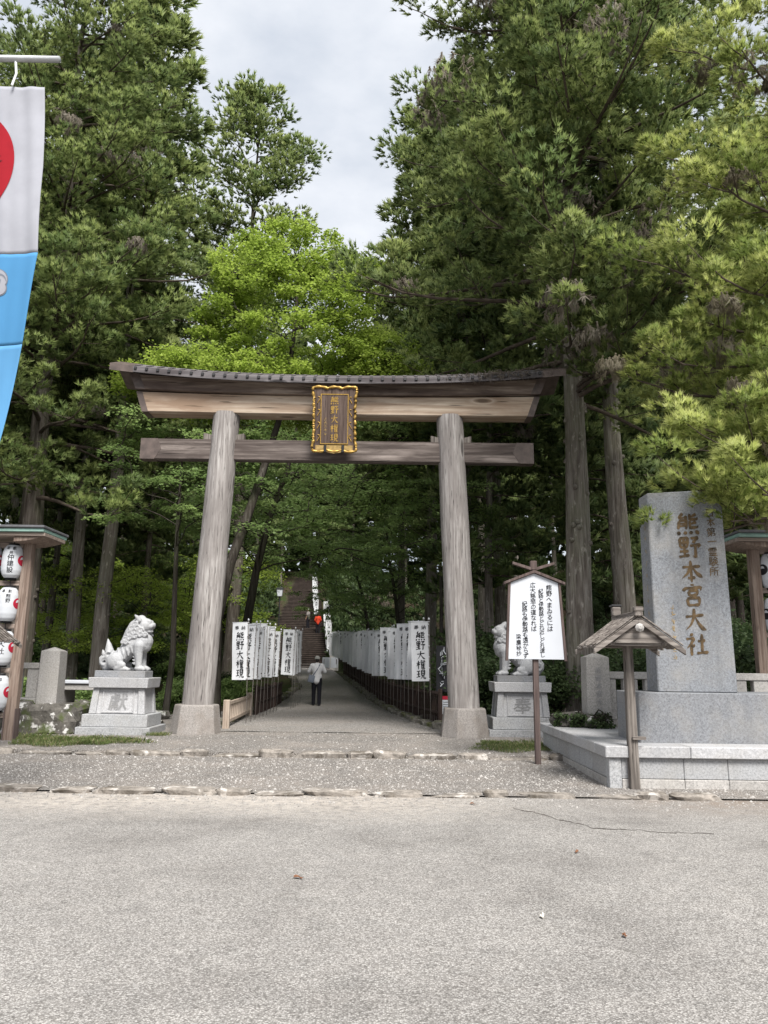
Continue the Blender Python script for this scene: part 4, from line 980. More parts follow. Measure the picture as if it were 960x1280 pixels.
# ------------------------------------------------------------------ granite fences
def stone_fence(loc, rz, length, posts, label, h=.86, zb=0., npost=0, insc=None):
    o = thing('stone_fence', label, 'fence', loc, rz)
    MB().box(0, length, -.11, .11, zb, zb + .12).build('bottom_rail', M['granite_warm'], o, bevel=.01)
    MB().box(0, length, -.10, .10, zb + h - .13, zb + h).build('top_rail', M['granite_warm'], o, bevel=.012)
    bm_ = MB().box(-.135, .135, -.075, .075, .122, h - .132).mesh('baluster', M['granite_warm'], bevel=.01)
    x = .22
    while x < length - .1:
        link('baluster', bm_, o, (x, 0, zb)); x += .40
    for x in posts:
        b = MB(); b.frustum(x, 0, zb - .02, zb + h + .26, .44, .42, .42, .40); b.v += []; p = b.build('post', M['granite_warm'], o, bevel=.012)
        MB().frustum(x, 0, zb + h + .255, zb + h + .34, .415, .395, .02, .02).build('post_cap', M['granite_warm'], p)
    return o
stone_fence((-13.0, 17.0, .72), 0, 5.8, [5.8], 'low grey granite fence on boulders ending in a stout pointed post')
f2 = stone_fence((3.94, 14.35, .58), 0, 5.6, [.0], 'low grey granite fence with an inscribed post behind the tall name stone', .98, .0)
link('lettering', letter_mesh('lettering', column('熊野本宮大社', 0, 1.0, .12, .14), M['recess'], 0, .004, .04, 8), f2, (0, -.222, 0))

# boulders under the left fence and odd rocks
bl = [rough_stone('boulder', 1, 1, 1, M['boulder'], s + 40, .22) for s in range(5)]
for i, (x, y, sx, sy, sz) in enumerate([(-6.95, 16.7, 1.15, .9, .66), (-7.75, 16.6, .9, .9, .70), (-8.6, 16.7, 1.0, .9, .72), (-7.35, 16.35, .55, .5, .45), (-9.6, 16.8, 1.1, .9, .7), (-10.6, 16.8, 1.1, .9, .7), (-11.7, 16.8, 1.2, .9, .7), (-12.7, 16.8, 1.2, .9, .7)]):
    tag(link('boulder', bl[i % 5], None, (x, y, .06), (0, 0, .3 * i), (sx, sy, sz)), ['lichen-spotted boulder under the stout pointed fence post', 'mossy boulder under the granite fence beside the lantern rack post', 'grey boulder carrying the granite fence behind the lantern rack', 'small mossy boulder in front of the fence boulders'][i] if i < 4 else 'grey boulder in the row under the granite fence', 'rock', 'boulders under the granite fence')
for i, (x, y, s, h) in enumerate([(3.45, 14.2, .38, .26), (3.72, 14.1, .32, .2), (3.25, 14.35, .26, .22)]):
    tag(link('garden_rock', bl[i], None, (x, y, .575), (0, 0, i), (s * 1.2, s, h)), ['mossy garden rock at the back corner of the platform', 'small pale rock leaning on the inscribed fence post', 'little round rock on the platform edge by the pedestal'][i], 'rock')
for i, (x, y, s, h) in enumerate([(-7.3, 19.2, .9, .5), (-6.3, 20.3, 1.1, .35), (-8.4, 20.6, 1.2, .55), (-5.7, 18.7, .7, .25), (-9.4, 19.6, 1.1, .6)]):
    tag(link('yard_rock', bl[(i + 2) % 5], None, (x, y, g(x, y) - .1), (0, 0, i * 1.3), (s * 1.4, s, h)), ['dark mossy rock behind the left lion-dog pedestal', 'flat garden rock between the pedestal and the trees', 'broad mossy rock behind the granite fence post', 'low flat stone behind the left pillar base', 'tall mossy rock behind the granite fence'][i], 'rock')
tb_ = thing('stone_bench', 'pale flat slab table standing behind the left lion-dog pedestal', 'table', (-7.15, 19.0, g(-7.15, 19)))
MB().box(-.8, .8, -.45, .45, .95, 1.02).build('top_slab', M['white_board'], tb_, bevel=.01)
MB().box(-.75, .75, -.4, .4, .80, .945).build('apron', M['granite_warm'], tb_, bevel=.01)
for s in (-1, 1): MB().box(s * .55 - .12, s * .55 + .12, -.35, .35, -.1, .798).build('support', M['granite_warm'], tb_, bevel=.01)
# ------------------------------------------------------------------ racks of paper lanterns
LP = [(.0, -.345), (.085, -.345), (.12, -.325), (.165, -.27), (.19, -.18), (.197, -.06), (.197, .06), (.19, .18), (.165, .27), (.12, .325), (.085, .345), (0, .345)]
def lr(z): return float(np.interp(z, [p[1] for p in LP[2:10]], [p[0] for p in LP[2:10]]))
def wrap(me, a0, off=.003):
    for v in me.vertices:
        r = lr(v.co.z) + off; a = a0 + v.co.x / .19; z = v.co.z; v.co = (r * math.sin(a), -r * math.cos(a), z)
    return me
def disc(r, z, n=8):
    b = MB(); b.v.append((0, 0, z))
    for i in range(1, n + 1):
        for k in range(20): b.v.append((r * i / n * math.cos(k * .31416), 0, z + r * i / n * math.sin(k * .31416)))
    b.f = [(0, 1 + k, 1 + (k + 1) % 20) for k in range(20)] + [(1 + (i - 1) * 20 + k, 1 + i * 20 + k, 1 + i * 20 + (k + 1) % 20, 1 + (i - 1) * 20 + (k + 1) % 20) for i in range(1, n) for k in range(20)]
    return b
def swoosh(z, s):
    b = MB(); n = 8
    for i in range(n + 1):
        a = .4 + 2.6 * i / n; w = .022 * math.sin(math.pi * i / n) + .003; b.v += [((.045 - w) * math.cos(a) * s, 0, z - .01 + (.045 - w) * math.sin(a)), ((.045 + w) * math.cos(a) * s, 0, z - .01 + (.045 + w) * math.sin(a))]
    b.f = [(2 * i, 2 * i + 1, 2 * i + 3, 2 * i + 2) for i in range(n)]; return b
body_me = None
def lantern(loc, rz, texts, emb, label, group, ta=.2, ea=1.42):
    global body_me
    o = thing('paper_lantern', label, 'lantern', loc, rz, group)
    if body_me is None:
        b = MB(); prof = []
        for i in range(45):
            z = -.325 + .65 * i / 44; prof.append((lr(z) * (1 + .006 * (i % 2)), z))
        b.lathe(prof, 26); body_me = b.mesh('paper_body', M['paper'], True)
    link('paper_body', body_me, o)
    b = MB(); b.lathe([(0, .36), (.10, .36), (.10, .31), (0, .31)], 18); b.build('top_ring', M['ink'], o, True)
    b = MB(); b.lathe([(0, -.31), (.10, -.31), (.10, -.36), (0, -.36)], 18); b.build('bottom_ring', M['ink'], o, True)
    MB().tube([(0, 0, .35), (0, 0, .50)], .008, 5).build('hanging_wire', M['batten'], o)
    link('lettering', wrap(letter_mesh('lettering', texts, M['ink'], 0, .014, .04), ta), o)
    d = disc(.105, .02); me = d.mesh('emblem_disc', M[emb]); link('emblem_disc', wrap(me, ea), o)
    me = swoosh(.03, 1).mesh('emblem_mark', M['paper']); link('emblem_mark', wrap(me, ea, .006), o)
    return o
head = [('奉', -.075, .255, .075), ('獻', .055, .255, .075)]
t1 = head + [('株', 0, .165, .07)] + column('仲建設', 0, .075, .125, .125)
t2 = head + column('熊野', .03, .16, .09, .09)
t3 = head + column('大社', 0, .08, .13, .14)
def rack(loc, dirx, label, emb, names):
    o = thing('lantern_rack', label, 'lantern rack', loc)
    for x in (0, dirx * 2.6): MB().frustum(x, 0, -.15, 3.86, .20, .17, .19, .16).build('post', M['rack_wood'], o, bevel=.012)
    for x in (0, dirx * 2.6):
        for s in (-1, 1): MB().box(x + s * .105 - .012, x + s * .105 + .012, -.10, .10, -.14, .62).build('post_shoe', M['sign_brown'], o, bevel=.004)
    xa, xb = sorted((dirx * .1, dirx * 2.5))
    for i in range(4):
        z = 3.02 - i * .845; MB().box(xa, xb, -.045, .045, z - .05, z + .05).build('rail', M['rack_rail'], o, bevel=.008)
    MB().box(xa, xb, -.06, .06, 3.72, 3.84).build('rail', M['rack_rail'], o, bevel=.008)
    xe, xf = sorted((-dirx * .50, dirx * 3.1))
    r = MB().hexa([(xe, -.50, 3.90), (xf, -.50, 3.90), (xf, .50, 3.90), (xe, .50, 3.90), (xe, -.50, 3.97), (xf, -.50, 3.97), (xf, .50, 3.97), (xe, .50, 3.97)]).build('eave_board', M['rack_rail'], o, bevel=.01)
    MB().hexa([(xe, -.56, 3.973), (xf, -.56, 3.973), (xf, .56, 3.973), (xe, .56, 3.973), (xe, -.56, 4.045), (xf, -.56, 4.045), (xf, .56, 4.045), (xe, .56, 4.045)]).build('copper_fascia', M['patina'], o, bevel=.012)
    MB().hexa([(xe - .02, -.60, 4.048), (xf + .02, -.60, 4.048), (xf + .02, .60, 4.048), (xe - .02, .60, 4.048), (xe - .02, -.60, 4.10), (xf + .02, -.60, 4.10), (xf + .02, .60, 4.10), (xe - .02, .60, 4.10)]).build('roof_sheet', M['roof_slate'], o, bevel=.012)
    b = MB(); b.prism([(-dirx * .48, 3.895), (dirx * .12, 3.895), (dirx * .12, 3.79), (-dirx * .12, 3.81), (-dirx * .30, 3.85)][::-dirx], -.45, .45); b.build('eave_bracket', M['rack_wood'], o, bevel=.008)
    return o
rack((-7.10, 15.1, .1), -1, 'roofed timber rack hung with white lanterns before the granite fence', 'crimson', None)
rack((7.17, 14.6, .1), 1, 'roofed timber rack hung with white lanterns beside the name stone', 'ink', None)
gl = 'paper lanterns hung on the rack with crimson crests'; gr_ = 'paper lanterns hung on the rack with black crests'
ords = ['top', 'second', 'third', 'lowest']
for i in range(4):
    z = .1 + 3.44 - i * .845
    lantern((-7.37, 15.02, z), .05, [t1, t2, t3, t3][i], 'crimson', '%s white paper lantern with crimson crest in the column beside the rack post' % ords[i], gl)
    lantern((-7.80, 15.02, z), .0, [t3, t1, t2, t3][i], 'crimson', '%s white paper lantern with crimson crest in the second column from the rack post' % ords[i], gl)
    lantern((7.46, 14.55, z - .05), 0, [t3, t2, t1, t3][i], 'ink', '%s white paper lantern with black crest in the column beside the rack post' % ords[i], gr_, -.1, -1.25)
    lantern((7.88, 14.55, z - .05), 0, [t3, t2, t1, t3][i], 'ink', '%s white paper lantern with black crest in the second column from the rack post' % ords[i], gr_, -.1, -1.25)

# ------------------------------------------------------------------ rows of votive banners
def wavef(x, z, ph, am): return am * (math.sin(x * 9 + ph) * .5 + math.sin(z * 3.1 + ph * 2) * .7) * (.3 + .7 * min(1, (2.62 - z) / 1.2))
def banner_meshes(ph, am):
    b = MB(); nx, nz = 7, 16
    for j in range(nz + 1):
        for i in range(nx + 1):
            x = -.43 + .41 * i / nx; z = 1.10 + 1.46 * j / nz; b.v.append((x, wavef(x, z, ph, am), z))
    b.f = [(j * (nx + 1) + i, j * (nx + 1) + i + 1, (j + 1) * (nx + 1) + i + 1, (j + 1) * (nx + 1) + i) for j in range(nz) for i in range(nx)]
    cl = b.mesh('cloth', M['cloth_white'], True)
    it = [('奉', -.31, 2.43, .115), ('納', -.13, 2.43, .115)] + column('熊野大権現', -.21, 2.21, .235, .236, .98)
    le = letter_mesh('lettering', it, M['ink'], 0, .016, .06, int(ph * 10), 12.5)
    for v in le.vertices: v.co.y = wavef(v.co.x, v.co.z, ph, am) - .004 + v.co.y
    pb = MB().tube([(0, 0, -.1), (0, 0, 2.62)], .008, 6).mesh('pole', M['pole_grey'], True)
    cb = MB().tube([(-.44, 0, 2.57), (.02, 0, 2.57)], .010, 5).mesh('cross_bar', M['cloth_white'], True)
    fb = MB().lathe([(0, 0), (.022, .01), (.026, .035), (.012, .06), (0, .065)], 8).mesh('finial', M['cloth_white'], True)
    rb = MB()
    for z in np.linspace(1.15, 2.5, 6): rb.tube([(.0, -.018, z), (-.03, -.018, z + .01)], .012, 5)
    rm = rb.mesh('loop', M['cloth_white'])
    return cl, le, pb, cb, fb, rm
bvar = [banner_meshes(p, a) for p, a in ((.3, .04), (1.4, .085), (2.6, .06), (4.1, .095), (5.2, .075), (3.3, .11), (.9, .10))]
bi = [0]; rb_ = random.Random(2)
def banner(x, y, rz, label, group, z=None, sc=1.):
    cl, le, pb, cb, fb, rm = bvar[(bi[0] * 5 + bi[0] // 7) % 7]; bi[0] += 1
    o = thing('banner', label, 'banner', (x, y, g(x, y) if z is None else z), rz, group); k_ = rb_.uniform(.955, 1.03) if bi[0] > 1 else 1; o.scale = (sc * rb_.uniform(.92, 1.06), sc, sc * k_); o.rotation_euler[0] = rb_.uniform(-.02, .02); o.rotation_euler[1] = rb_.uniform(-.025, .025)
    link('cloth', cl, o); link('lettering', le, o); link('pole', pb, o); link('cross_bar', cb, o); link('finial', fb, o, (0, 0, 2.61)); link('loop', rm, o)
    return o
grp = 'white votive banners along the right side of the path'
y = 19.45; k = 0
while y < 55:
    lab = 'white votive banner with black characters in the row along the right of the path' if k else 'first white votive banner beside the right gate pillar, characters in full view'
    banner(edge(RE, y) + .10, y, rb_.uniform(-.5, .35) if k else 0, lab, grp); y += .62 + .010 * k; k += 1
grp = 'white votive banners along the left side of the path'
y = 19.55; k = 0
while y < 28.2:
    lab = 'white votive banner with black characters in the row along the left of the path' if k else 'first white votive banner beside the left gate pillar, characters in full view'
    banner(-3.36 + .016 * (y - 19.5) + (.3 if k > 8 else 0), y, rb_.uniform(-.35, .45) if k else 0, lab, grp, sc=.98); y += .62 if k != 8 else 1.1; k += 1
grp = 'white votive banners beside the stone stair'
for i in range(22):
    yy_ = 56.6 + i * .85; banner(stair_x(yy_) + (2.35 if i < 11 else 1.55), yy_, rb_.uniform(-.3, .3), 'white votive banner standing in the row that climbs beside the stone stair', grp, 1.36 + .36 * (yy_ - 56), .9)

# fences under the banners
def rail_fence(name, pts, label, mat, h, pick, zoff=0.):
    o = thing(name, label, 'fence', (pts[0][0], pts[0][1], g(*pts[0])))
    x0, y0, z0 = o.location
    pk = MB()
    for i in range(len(pts) - 1):
        (xa, ya), (xb, yb) = pts[i], pts[i + 1]; za, zb = g(xa, ya), g(xb, yb)
        for q in (.35, h):
            MB().tube([(xa - x0, ya - y0, za - z0 + q), (xb - x0, yb - y0, zb - z0 + q)], .035, 6).build('rail', M[mat], o)
        MB().frustum(xa - x0, ya - y0, za - z0 - .1, za - z0 + h + .12, .10, .10, .10, .10).build('post', M[mat], o, bevel=.01)
        L_ = math.hypot(xb - xa, yb - ya); n = int(L_ / pick)
        for j in range(n):
            t = (j + .5) / n; x = xa + (xb - xa) * t; y = ya + (yb - ya) * t; z = za + (zb - za) * t - z0
            pk.box(x - x0 - .017, x - x0 + .017, y - y0 - .012, y - y0 + .012, z + .02, z + h + .05)
    tag(pk.build('picket_row', M[mat], o), kind='stuff')
rail_fence('picket_fence', [(edge(RE, y) + .26, y) for y in np.arange(19.2, 50, 2.2)], 'dark brown low fence under the banners along the right of the path', 'fence_dark', .80, .17)
rail_fence('picket_fence', [(-3.62, y) for y in np.arange(22.6, 28.5, 1.9)], 'dark brown low fence under the banners along the left of the path', 'fence_dark', .72, .17)
tf = thing('wooden_fence', 'short tan wooden slat fence behind the left gate pillar', 'fence', (-3.55, 18.0, .14))
dv = (-.20, 4.3)   # runs back along the path
for t in (0, 1): MB().frustum(dv[0] * t, dv[1] * t, -.1, .66 + .02 * t, .15, .15, .14, .14).build('post', M['fence_tan'], tf, bevel=.012)
for z in (.14, .54): MB().hexa([(-.03, 0, z), (.03, 0, z), (.03 + dv[0], dv[1], z), (-.03 + dv[0], dv[1], z), (-.03, 0, z + .07), (.03, 0, z + .07), (.03 + dv[0], dv[1], z + .07), (-.03 + dv[0], dv[1], z + .07)]).build('rail', M['fence_tan'], tf)
sm_ = MB().box(-.018, .018, -.03, .03, .2, .55).mesh('slat', M['fence_tan'])
for i in range(1, 14): link('slat', sm_, tf, (dv[0] * i / 14, dv[1] * i / 14, 0))

# ------------------------------------------------------------------ hanging flag on its pole
fl = thing('hanging_flag', 'white and sky-blue hanging flag with a red disc crest on a bar', 'flag', (-4.45, 7.0, 0))
FW = 1.60
def fx(z): return float(np.interp(z, [3.0, 3.75, 4.7, 5.6, 6.6, 7.6], [.66, .76, .875, .965, .89, .775]))
def fs_(u, z):   # u 0..1 left to right
    xr = fx(z); x = xr - FW * (1 - u); y = .03 * math.sin(u * 7 + z * .6) * min(1, (7.7 - z) / 1.5) + .05 * math.sin(z * 1.9) + .12 * max(0, 5.6 - z) * (1 - u) * .6 + .007 * math.sin(u * 31 + math.sin(z)) + .004 * math.sin(u * 57 + z * 2.1); return (x, y, z)
def fpanel(name, z0, z1, mat, nz):
    b = MB(); nx = 70; nz *= 2
    for j in range(nz + 1):
        for i in range(nx + 1): b.v.append(fs_(i / nx, z0 + (z1 - z0) * j / nz))
    b.f = [(j * (nx + 1) + i, j * (nx + 1) + i + 1, (j + 1) * (nx + 1) + i + 1, (j + 1) * (nx + 1) + i) for j in range(nz) for i in range(nx)]
    me = b.mesh(name, M[mat], True); o = link(name, me, fl); md = o.modifiers.new('thickness', 'SOLIDIFY'); md.thickness = .003; return o
fpanel('white_panel', 5.60, 7.60, 'flag_white', 24); fpanel('blue_panel', 4.66, 5.598, 'flag_blue', 12); fpanel('blue_panel', 2.9, 4.658, 'flag_blue2', 20) if 'flag_blue2' in M else fpanel('blue_panel', 2.9, 4.658, 'flag_blue', 20)
def on_flag(pts, faces, name, mat, off):
    b = MB()
    for x, z in pts:
        xr = fx(z); u = 1 - (xr - x) / FW; q = fs_(u, z); b.v.append((q[0], q[1] - off, q[2]))
    b.f = faces; return link(name, b.mesh(name, M[mat], True), fl)
def disc2(cx, cz, r, n=24, k=72):
    P = [(cx, cz)] + [(cx + r * i / n * math.cos(6.2832 * j / k), cz + r * i / n * math.sin(6.2832 * j / k)) for i in range(1, n + 1) for j in range(k)]
    F = [(0, 1 + j, 1 + (j + 1) % k) for j in range(k)] + [(1 + (i - 1) * k + j, 1 + i * k + j, 1 + i * k + (j + 1) % k, 1 + (i - 1) * k + (j + 1) % k) for i in range(1, n) for j in range(k)]
    return P, F
P_, F_ = disc2(-.02, 0, .60); P_ = [(x, 6.60 + z * 1.2) for x, z in P_]; on_flag(P_, F_, 'red_disc', 'flag_red', .010)
# dark feathered wing tips on the disc
for s in (-1, 1):
    P_ = []; F_ = []
    for k in range(6):
        a = .1 + .16 * k; ca, sa = math.cos(a) * s, math.sin(a); n = len(P_); L_ = .40 - .015 * k
        P_ += [(.06 + s * .06, 6.60), (.06 + ca * L_ * .6 - sa * .03 * s, 6.60 + sa * L_ * .6 + .03), (.06 + ca * L_, 6.60 + sa * L_ + .04), (.06 + ca * L_ * .62 + .02, 6.60 + sa * L_ * .55 - .03)]; F_.append((n, n + 1, n + 2, n + 3))
    on_flag(P_, F_, 'crest_wing', 'ink', .016)
P_, F_ = disc2(.06, 6.60, .1, 4, 16); on_flag(P_, F_, 'crest_body', 'ink', .015)
# clouds printed on the blue
for (cx, cz, s) in ((.555, 5.33, 1.0), (-.28, 4.9, 1.1), (.1, 4.2, 1.2), (-.35, 3.6, 1.0)):
    for (dx, dz, r, mt, of) in ((0, 0, .115, 'ink3', .008), (-.15, .02, .105, 'ink3', .008), (-.3, -.02, .095, 'ink3', .008), (.03, -.09, .08, 'ink3', .008), (-.12, -.08, .09, 'ink3', .008), (0, 0, .105, 'flag_white', .012), (-.15, .02, .095, 'flag_white', .012), (-.3, -.02, .085, 'flag_white', .012), (.03, -.09, .07, 'flag_white', .012), (-.12, -.08, .08, 'flag_white', .012)):
        P_, F_ = disc2(cx + dx * s, cz + dz * s, r * s, 4, 20); on_flag(P_, F_, 'printed_cloud', mt, of)
    pts = [(cx + .02 + .075 * s * (1 - a / 9) * math.cos(a), cz - .01 + .075 * s * (1 - a / 9) * math.sin(a)) for a in np.linspace(0, 7, 22)]
    P_ = []; F_ = []
    for i, (x, z) in enumerate(pts): P_ += [(x, z - .006), (x + .004, z + .006)]
    F_ = [(2 * i, 2 * i + 2, 2 * i + 3, 2 * i + 1) for i in range(len(pts) - 1)]; on_flag(P_, F_, 'cloud_swirl', 'ink3', .016)
fp = thing('flag_pole', 'grey steel flagpole with a long cross bar carrying the white and blue flag', 'flagpole', (-5.95, 7.05, 0))
MB().tube([(0, 0, -.1), (0, 0, 8.35)], [.07, .055], 14).build('mast', M['steel'], fp, True)
MB().tube([(-.1, 0, 7.96), (2.40, 0, 7.95)], .035, 10).build('cross_bar', M['steel'], fp, True)
for x in (.72, 1.95): MB().tube([(x - .02, 0, 7.92), (x + .02, -.03, 7.74), (x, -.05, 7.58)], .012, 5).build('rope', M['cloth_white'], fp)
MB().frustum(0, 0, -.05, .22, .5, .5, .42, .42).build('footing', M['granite_warm'], fp, bevel=.015)

# ------------------------------------------------------------------ signs at the end of the path and behind the right pillar
o = thing('black_sign', 'narrow black sign board with white brush characters behind the right gate pillar', 'sign', (1.60, 19.75, g(1.6, 19.75)))
MB().box(-.22, .22, -.03, .0, .82, 1.98).build('board', M['black_sign'], o, bevel=.006)
for s in (-1, 1): MB().box(s * .18 - .025, s * .18 + .025, .003, .05, -.1, 1.9).build('leg', M['sign_brown'], o)
link('brush_marks', scribble(4, .24, .26, M['white_board'], 12, 1.80), o, (-.04, -.034, 0))
o = thing('small_sign', 'small white notice with a red heading behind the right gate pillar', 'sign', (1.66, 19.2, g(1.7, 19.2)))
MB().box(-.19, .19, -.02, .0, .32, .66).build('board', M['white_board'], o, bevel=.004)
MB().box(-.19, .19, -.024, .002, .665, .75).build('heading', M['crimson'], o, bevel=.004)
for s in (-1, 1): MB().box(s * .15 - .02, s * .15 + .02, .003, .03, -.1, .70).build('leg', M['sign_brown'], o)
b = MB()
for k in range(5): b.box(-.15, .05 + .02 * (k % 3), -.024, -.0205, .6 - k * .055, .612 - k * .055)
b.build('text_line', M['ink'], o)
o = thing('paper_notice', 'pair of white notice sheets on a low stand at the foot of the stone stair', 'sign', (-3.55, 53.0, g(-3.55, 53)))
for s in (-1, 1):
    MB().hexa([(s * .28 - .25, -.05, .22), (s * .28 + .25, -.05, .22), (s * .28 + .25, -.02, .22), (s * .28 - .25, -.02, .22), (s * .28 - .25, .1, .92), (s * .28 + .25, .1, .92), (s * .28 + .25, .13, .92), (s * .28 - .25, .13, .92)]).build('sheet', M['white_board'], o)
    MB().box(s * .42 - .02, s * .42 + .02, .0, .04, -.1, .8).build('leg', M['sign_brown'], o)
o = thing('stone_post', 'square stone post with a flat cap at the foot of the stone stair', 'post', (-3.45, 55.6, g(-3.45, 55.6)))
MB().frustum(0, 0, -.1, 1.75, .62, .62, .56, .56).build('shaft', M['granite_warm'], o, bevel=.02)
MB().frustum(0, 0, 1.753, 1.95, .85, .85, .5, .5).build('cap', M['granite_warm'], o, bevel=.02)
o = thing('stair_lamp', 'small post lamp with pale shade beside the upper stair', 'lamp', (-9.0, 66.5, 1.36 + .36 * 10))
MB().tube([(0, 0, -.3), (0, 0, 2.5)], .05, 8).build('post', M['batten'], o); MB().frustum(0, 0, 2.503, 3.15, .36, .36, .55, .55).build('shade', M['white_board'], o, bevel=.02)
MB().frustum(0, 0, 3.153, 3.4, .7, .7, .12, .12).build('cap', M['batten'], o)

# ------------------------------------------------------------------ people
def arm(s, sh, el_, wr, r=(.055, .043, .034)): return ('c', [(sh, r[0]), (el_, r[1]), (wr, r[2])])
def hand(w, d, s):
    w = Vector(w); d = Vector(d).normalized(); sd_ = d.cross(Vector((0, 0, 1)))
    sd_ = sd_.normalized() if sd_.length > .1 else Vector((1, 0, 0)); out_ = [('e', w + d * .05, (.036, .026, .045))]
    for k in range(4): a = w + d * .07 + sd_ * (.027 - .018 * k); out_.append(('c', [(a, .010), (a + d * (.05 - .006 * abs(k - 1)), .009), (a + d * (.078 - .01 * abs(k - 1)) + Vector((0, 0, -.012)), .008)]))
    out_.append(('c', [(w + d * .03 + sd_ * .03 * s, .012), (w + d * .07 + sd_ * .055 * s, .010)])); return out_
def person(loc, rz, label, top, trousers, arms, stride=.14, cap=None, bag=None, hgt=1., shoes='ink', sleeve=.62):
    o = thing('person', label, 'person', loc, rz); o.scale = (hgt,) * 3     # faces +y, 1.70 m tall
    hipL, hipR = (-.09, 0, .90), (.09, 0, .90)
    kL, kR = (-.10, stride * .65, .49), (.10, -stride * .35 + .03, .48); aL, aR = (-.105, stride * .7, .09), (.105, -stride * .9, .10)
    body = [('c', [((0, 0, .92), .125), ((0, .0, 1.12), .12), ((0, -.01, 1.30), .14), ((0, -.005, 1.40), .10)]), ('c', [((-.15, 0, 1.40), .06), ((.15, 0, 1.40), .06)]), ('c', [((0, 0, 1.42), .055), ((0, .015, 1.52), .052)]),
            ('e', (0, .02, 1.60), (.075, .095, .112)), ('e', (0, .115, 1.585), (.014, .022, .022)), ('c', [((-.02, .105, 1.548), .008), ((.02, .105, 1.548), .008)])]
    for s in (-1, 1): body += [('e', (s * .077, .01, 1.595), (.012, .022, .032)), ('e', (s * .03, .10, 1.605), (.014, .01, .01))]
    for h_, k_, a_ in ((hipL, kL, aL), (hipR, kR, aR)):
        body += [('c', [(h_, .088), (k_, .06), (a_, .042)]), ('c', [(a_, .042), ((a_[0], a_[1] + .02, .045), .04), ((a_[0] * 1.1, a_[1] + .15, .035), .032)])]
    for s, (e_, w_, hd) in arms.items():
        body.append(arm(s, (s * .175, 0, 1.39), e_, w_)); body += hand(w_, hd, -s)
    sculpt('body', body, .0115, M['skin'], o, 2)
    sh = [('c', [((0, 0, .88), .150), ((0, .0, 1.06), .150), ((0, -.01, 1.29), .163), ((0, -.005, 1.385), .12)]), ('e', (0, 0, 1.02), (.185, .13, .16)), ('e', (0, -.01, 1.27), (.195, .13, .17)), ('c', [((-.155, 0, 1.395), .075), ((.155, 0, 1.395), .075)]), ('c', [((0, 0, 1.43), .066), ((0, .005, 1.455), .062)])]
    for s, (e_, w_, hd) in arms.items():
        e2 = Vector(e_); S0 = Vector((s * .175, 0, 1.39)); sh.append(('c', [(S0, .078), (S0.lerp(e2, .5), .072), (S0.lerp(e2, .92 if sleeve < 1 else 1), .066)]))
        if sleeve >= 1: sh.append(('c', [(e2, .062), (e2.lerp(Vector(w_), .92), .05)]))
    sculpt('shirt', sh, .013, M[top], o, 2)
    tr = [('e', (0, 0, .90), (.172, .13, .10))]
    for h_, k_, a_ in ((hipL, kL, aL), (hipR, kR, aR)): tr.append(('c', [(h_, .105), (k_, .078), ((a_[0], a_[1], a_[2] - .015), .064)]))
    sculpt('trousers', tr, .013, M[trousers], o, 2)
    for a_ in (aL, aR): sculpt('shoe', [('e', (a_[0], a_[1], .07), (.05, .065, .05)), ('c', [((a_[0], a_[1] - .03, .042), .045), ((a_[0] * 1.1, a_[1] + .16, .036), .042)])], .012, M[shoes], o, 1)
    sculpt('hair', [('e', (0, .0, 1.625), (.084, .098, .098)), ('e', (0, -.04, 1.58), (.078, .07, .08))], .012, M['hair'], o, 1)
    if cap:
        sculpt('cap', [('e', (0, .015, 1.66), (.098, .112, .078)), ('e', (0, .13, 1.645), (.075, .075, .016)), ('e', (0, .01, 1.63), (.10, .115, .035))], .011, M[cap], o, 1)
    if bag:
        bg_ = sculpt('shoulder_bag', [('b', (-.19, -.12, .93), (.22, .09, .25), (0, .25, .1)), ('b', (-.19, -.165, .94), (.17, .03, .16), (0, .25, .1))], .014, M[bag], o, 2)
        b = MB(); pts = [(.11, .02, 1.465), (.10, -.10, 1.43), (.03, -.165, 1.28), (-.08, -.165, 1.12), (-.16, -.13, 1.02)]
        b.tube(pts, .016, 6); b.build('strap', M[bag], bg_, True)
    return o
person((-2.28, 27.3, g(-2.28, 27.3) + .015), .04, 'person in white shirt, black trousers and pale cap with shoulder bag on the path', 'shirt_white', 'trouser_black',
       {-1: ((-.29, .06, 1.17), (-.16, .27, 1.33), (.3, .3, .8)), 1: ((.29, .06, 1.17), (.15, .27, 1.33), (-.3, .3, .8))}, .12, 'cap_grey', 'bag_blue', .985)
iz = 1.36 + 20 * .165
person((-6.35, 65.35, iz), 1.2, 'person in grey top and dark trousers standing on the landing of the stair', 'shirt_grey', 'trouser_black', {-1: ((-.24, -.02, 1.12), (-.22, .10, .90), (0, .1, -1)), 1: ((.24, -.02, 1.12), (.22, .06, .88), (0, .1, -1))}, .06, 'cap_grey', None, .98)
person((-5.35, 63.5, 1.36 + 17 * .165), .1, 'person in orange-red top and black trousers climbing the stair beside the banners', 'shirt_orange', 'trouser_black', {-1: ((-.25, -.02, 1.13), (-.20, .14, .95), (0, .4, -1)), 1: ((.25, -.02, 1.13), (.20, .12, .95), (0, .4, -1))}, .10, None, None, .98, sleeve=1.2)
# ------------------------------------------------------------------ trees
def cprof(lo, mid, hi): return lambda f, a: float(np.interp(f, [0, .35, 1], [lo, mid, hi]))
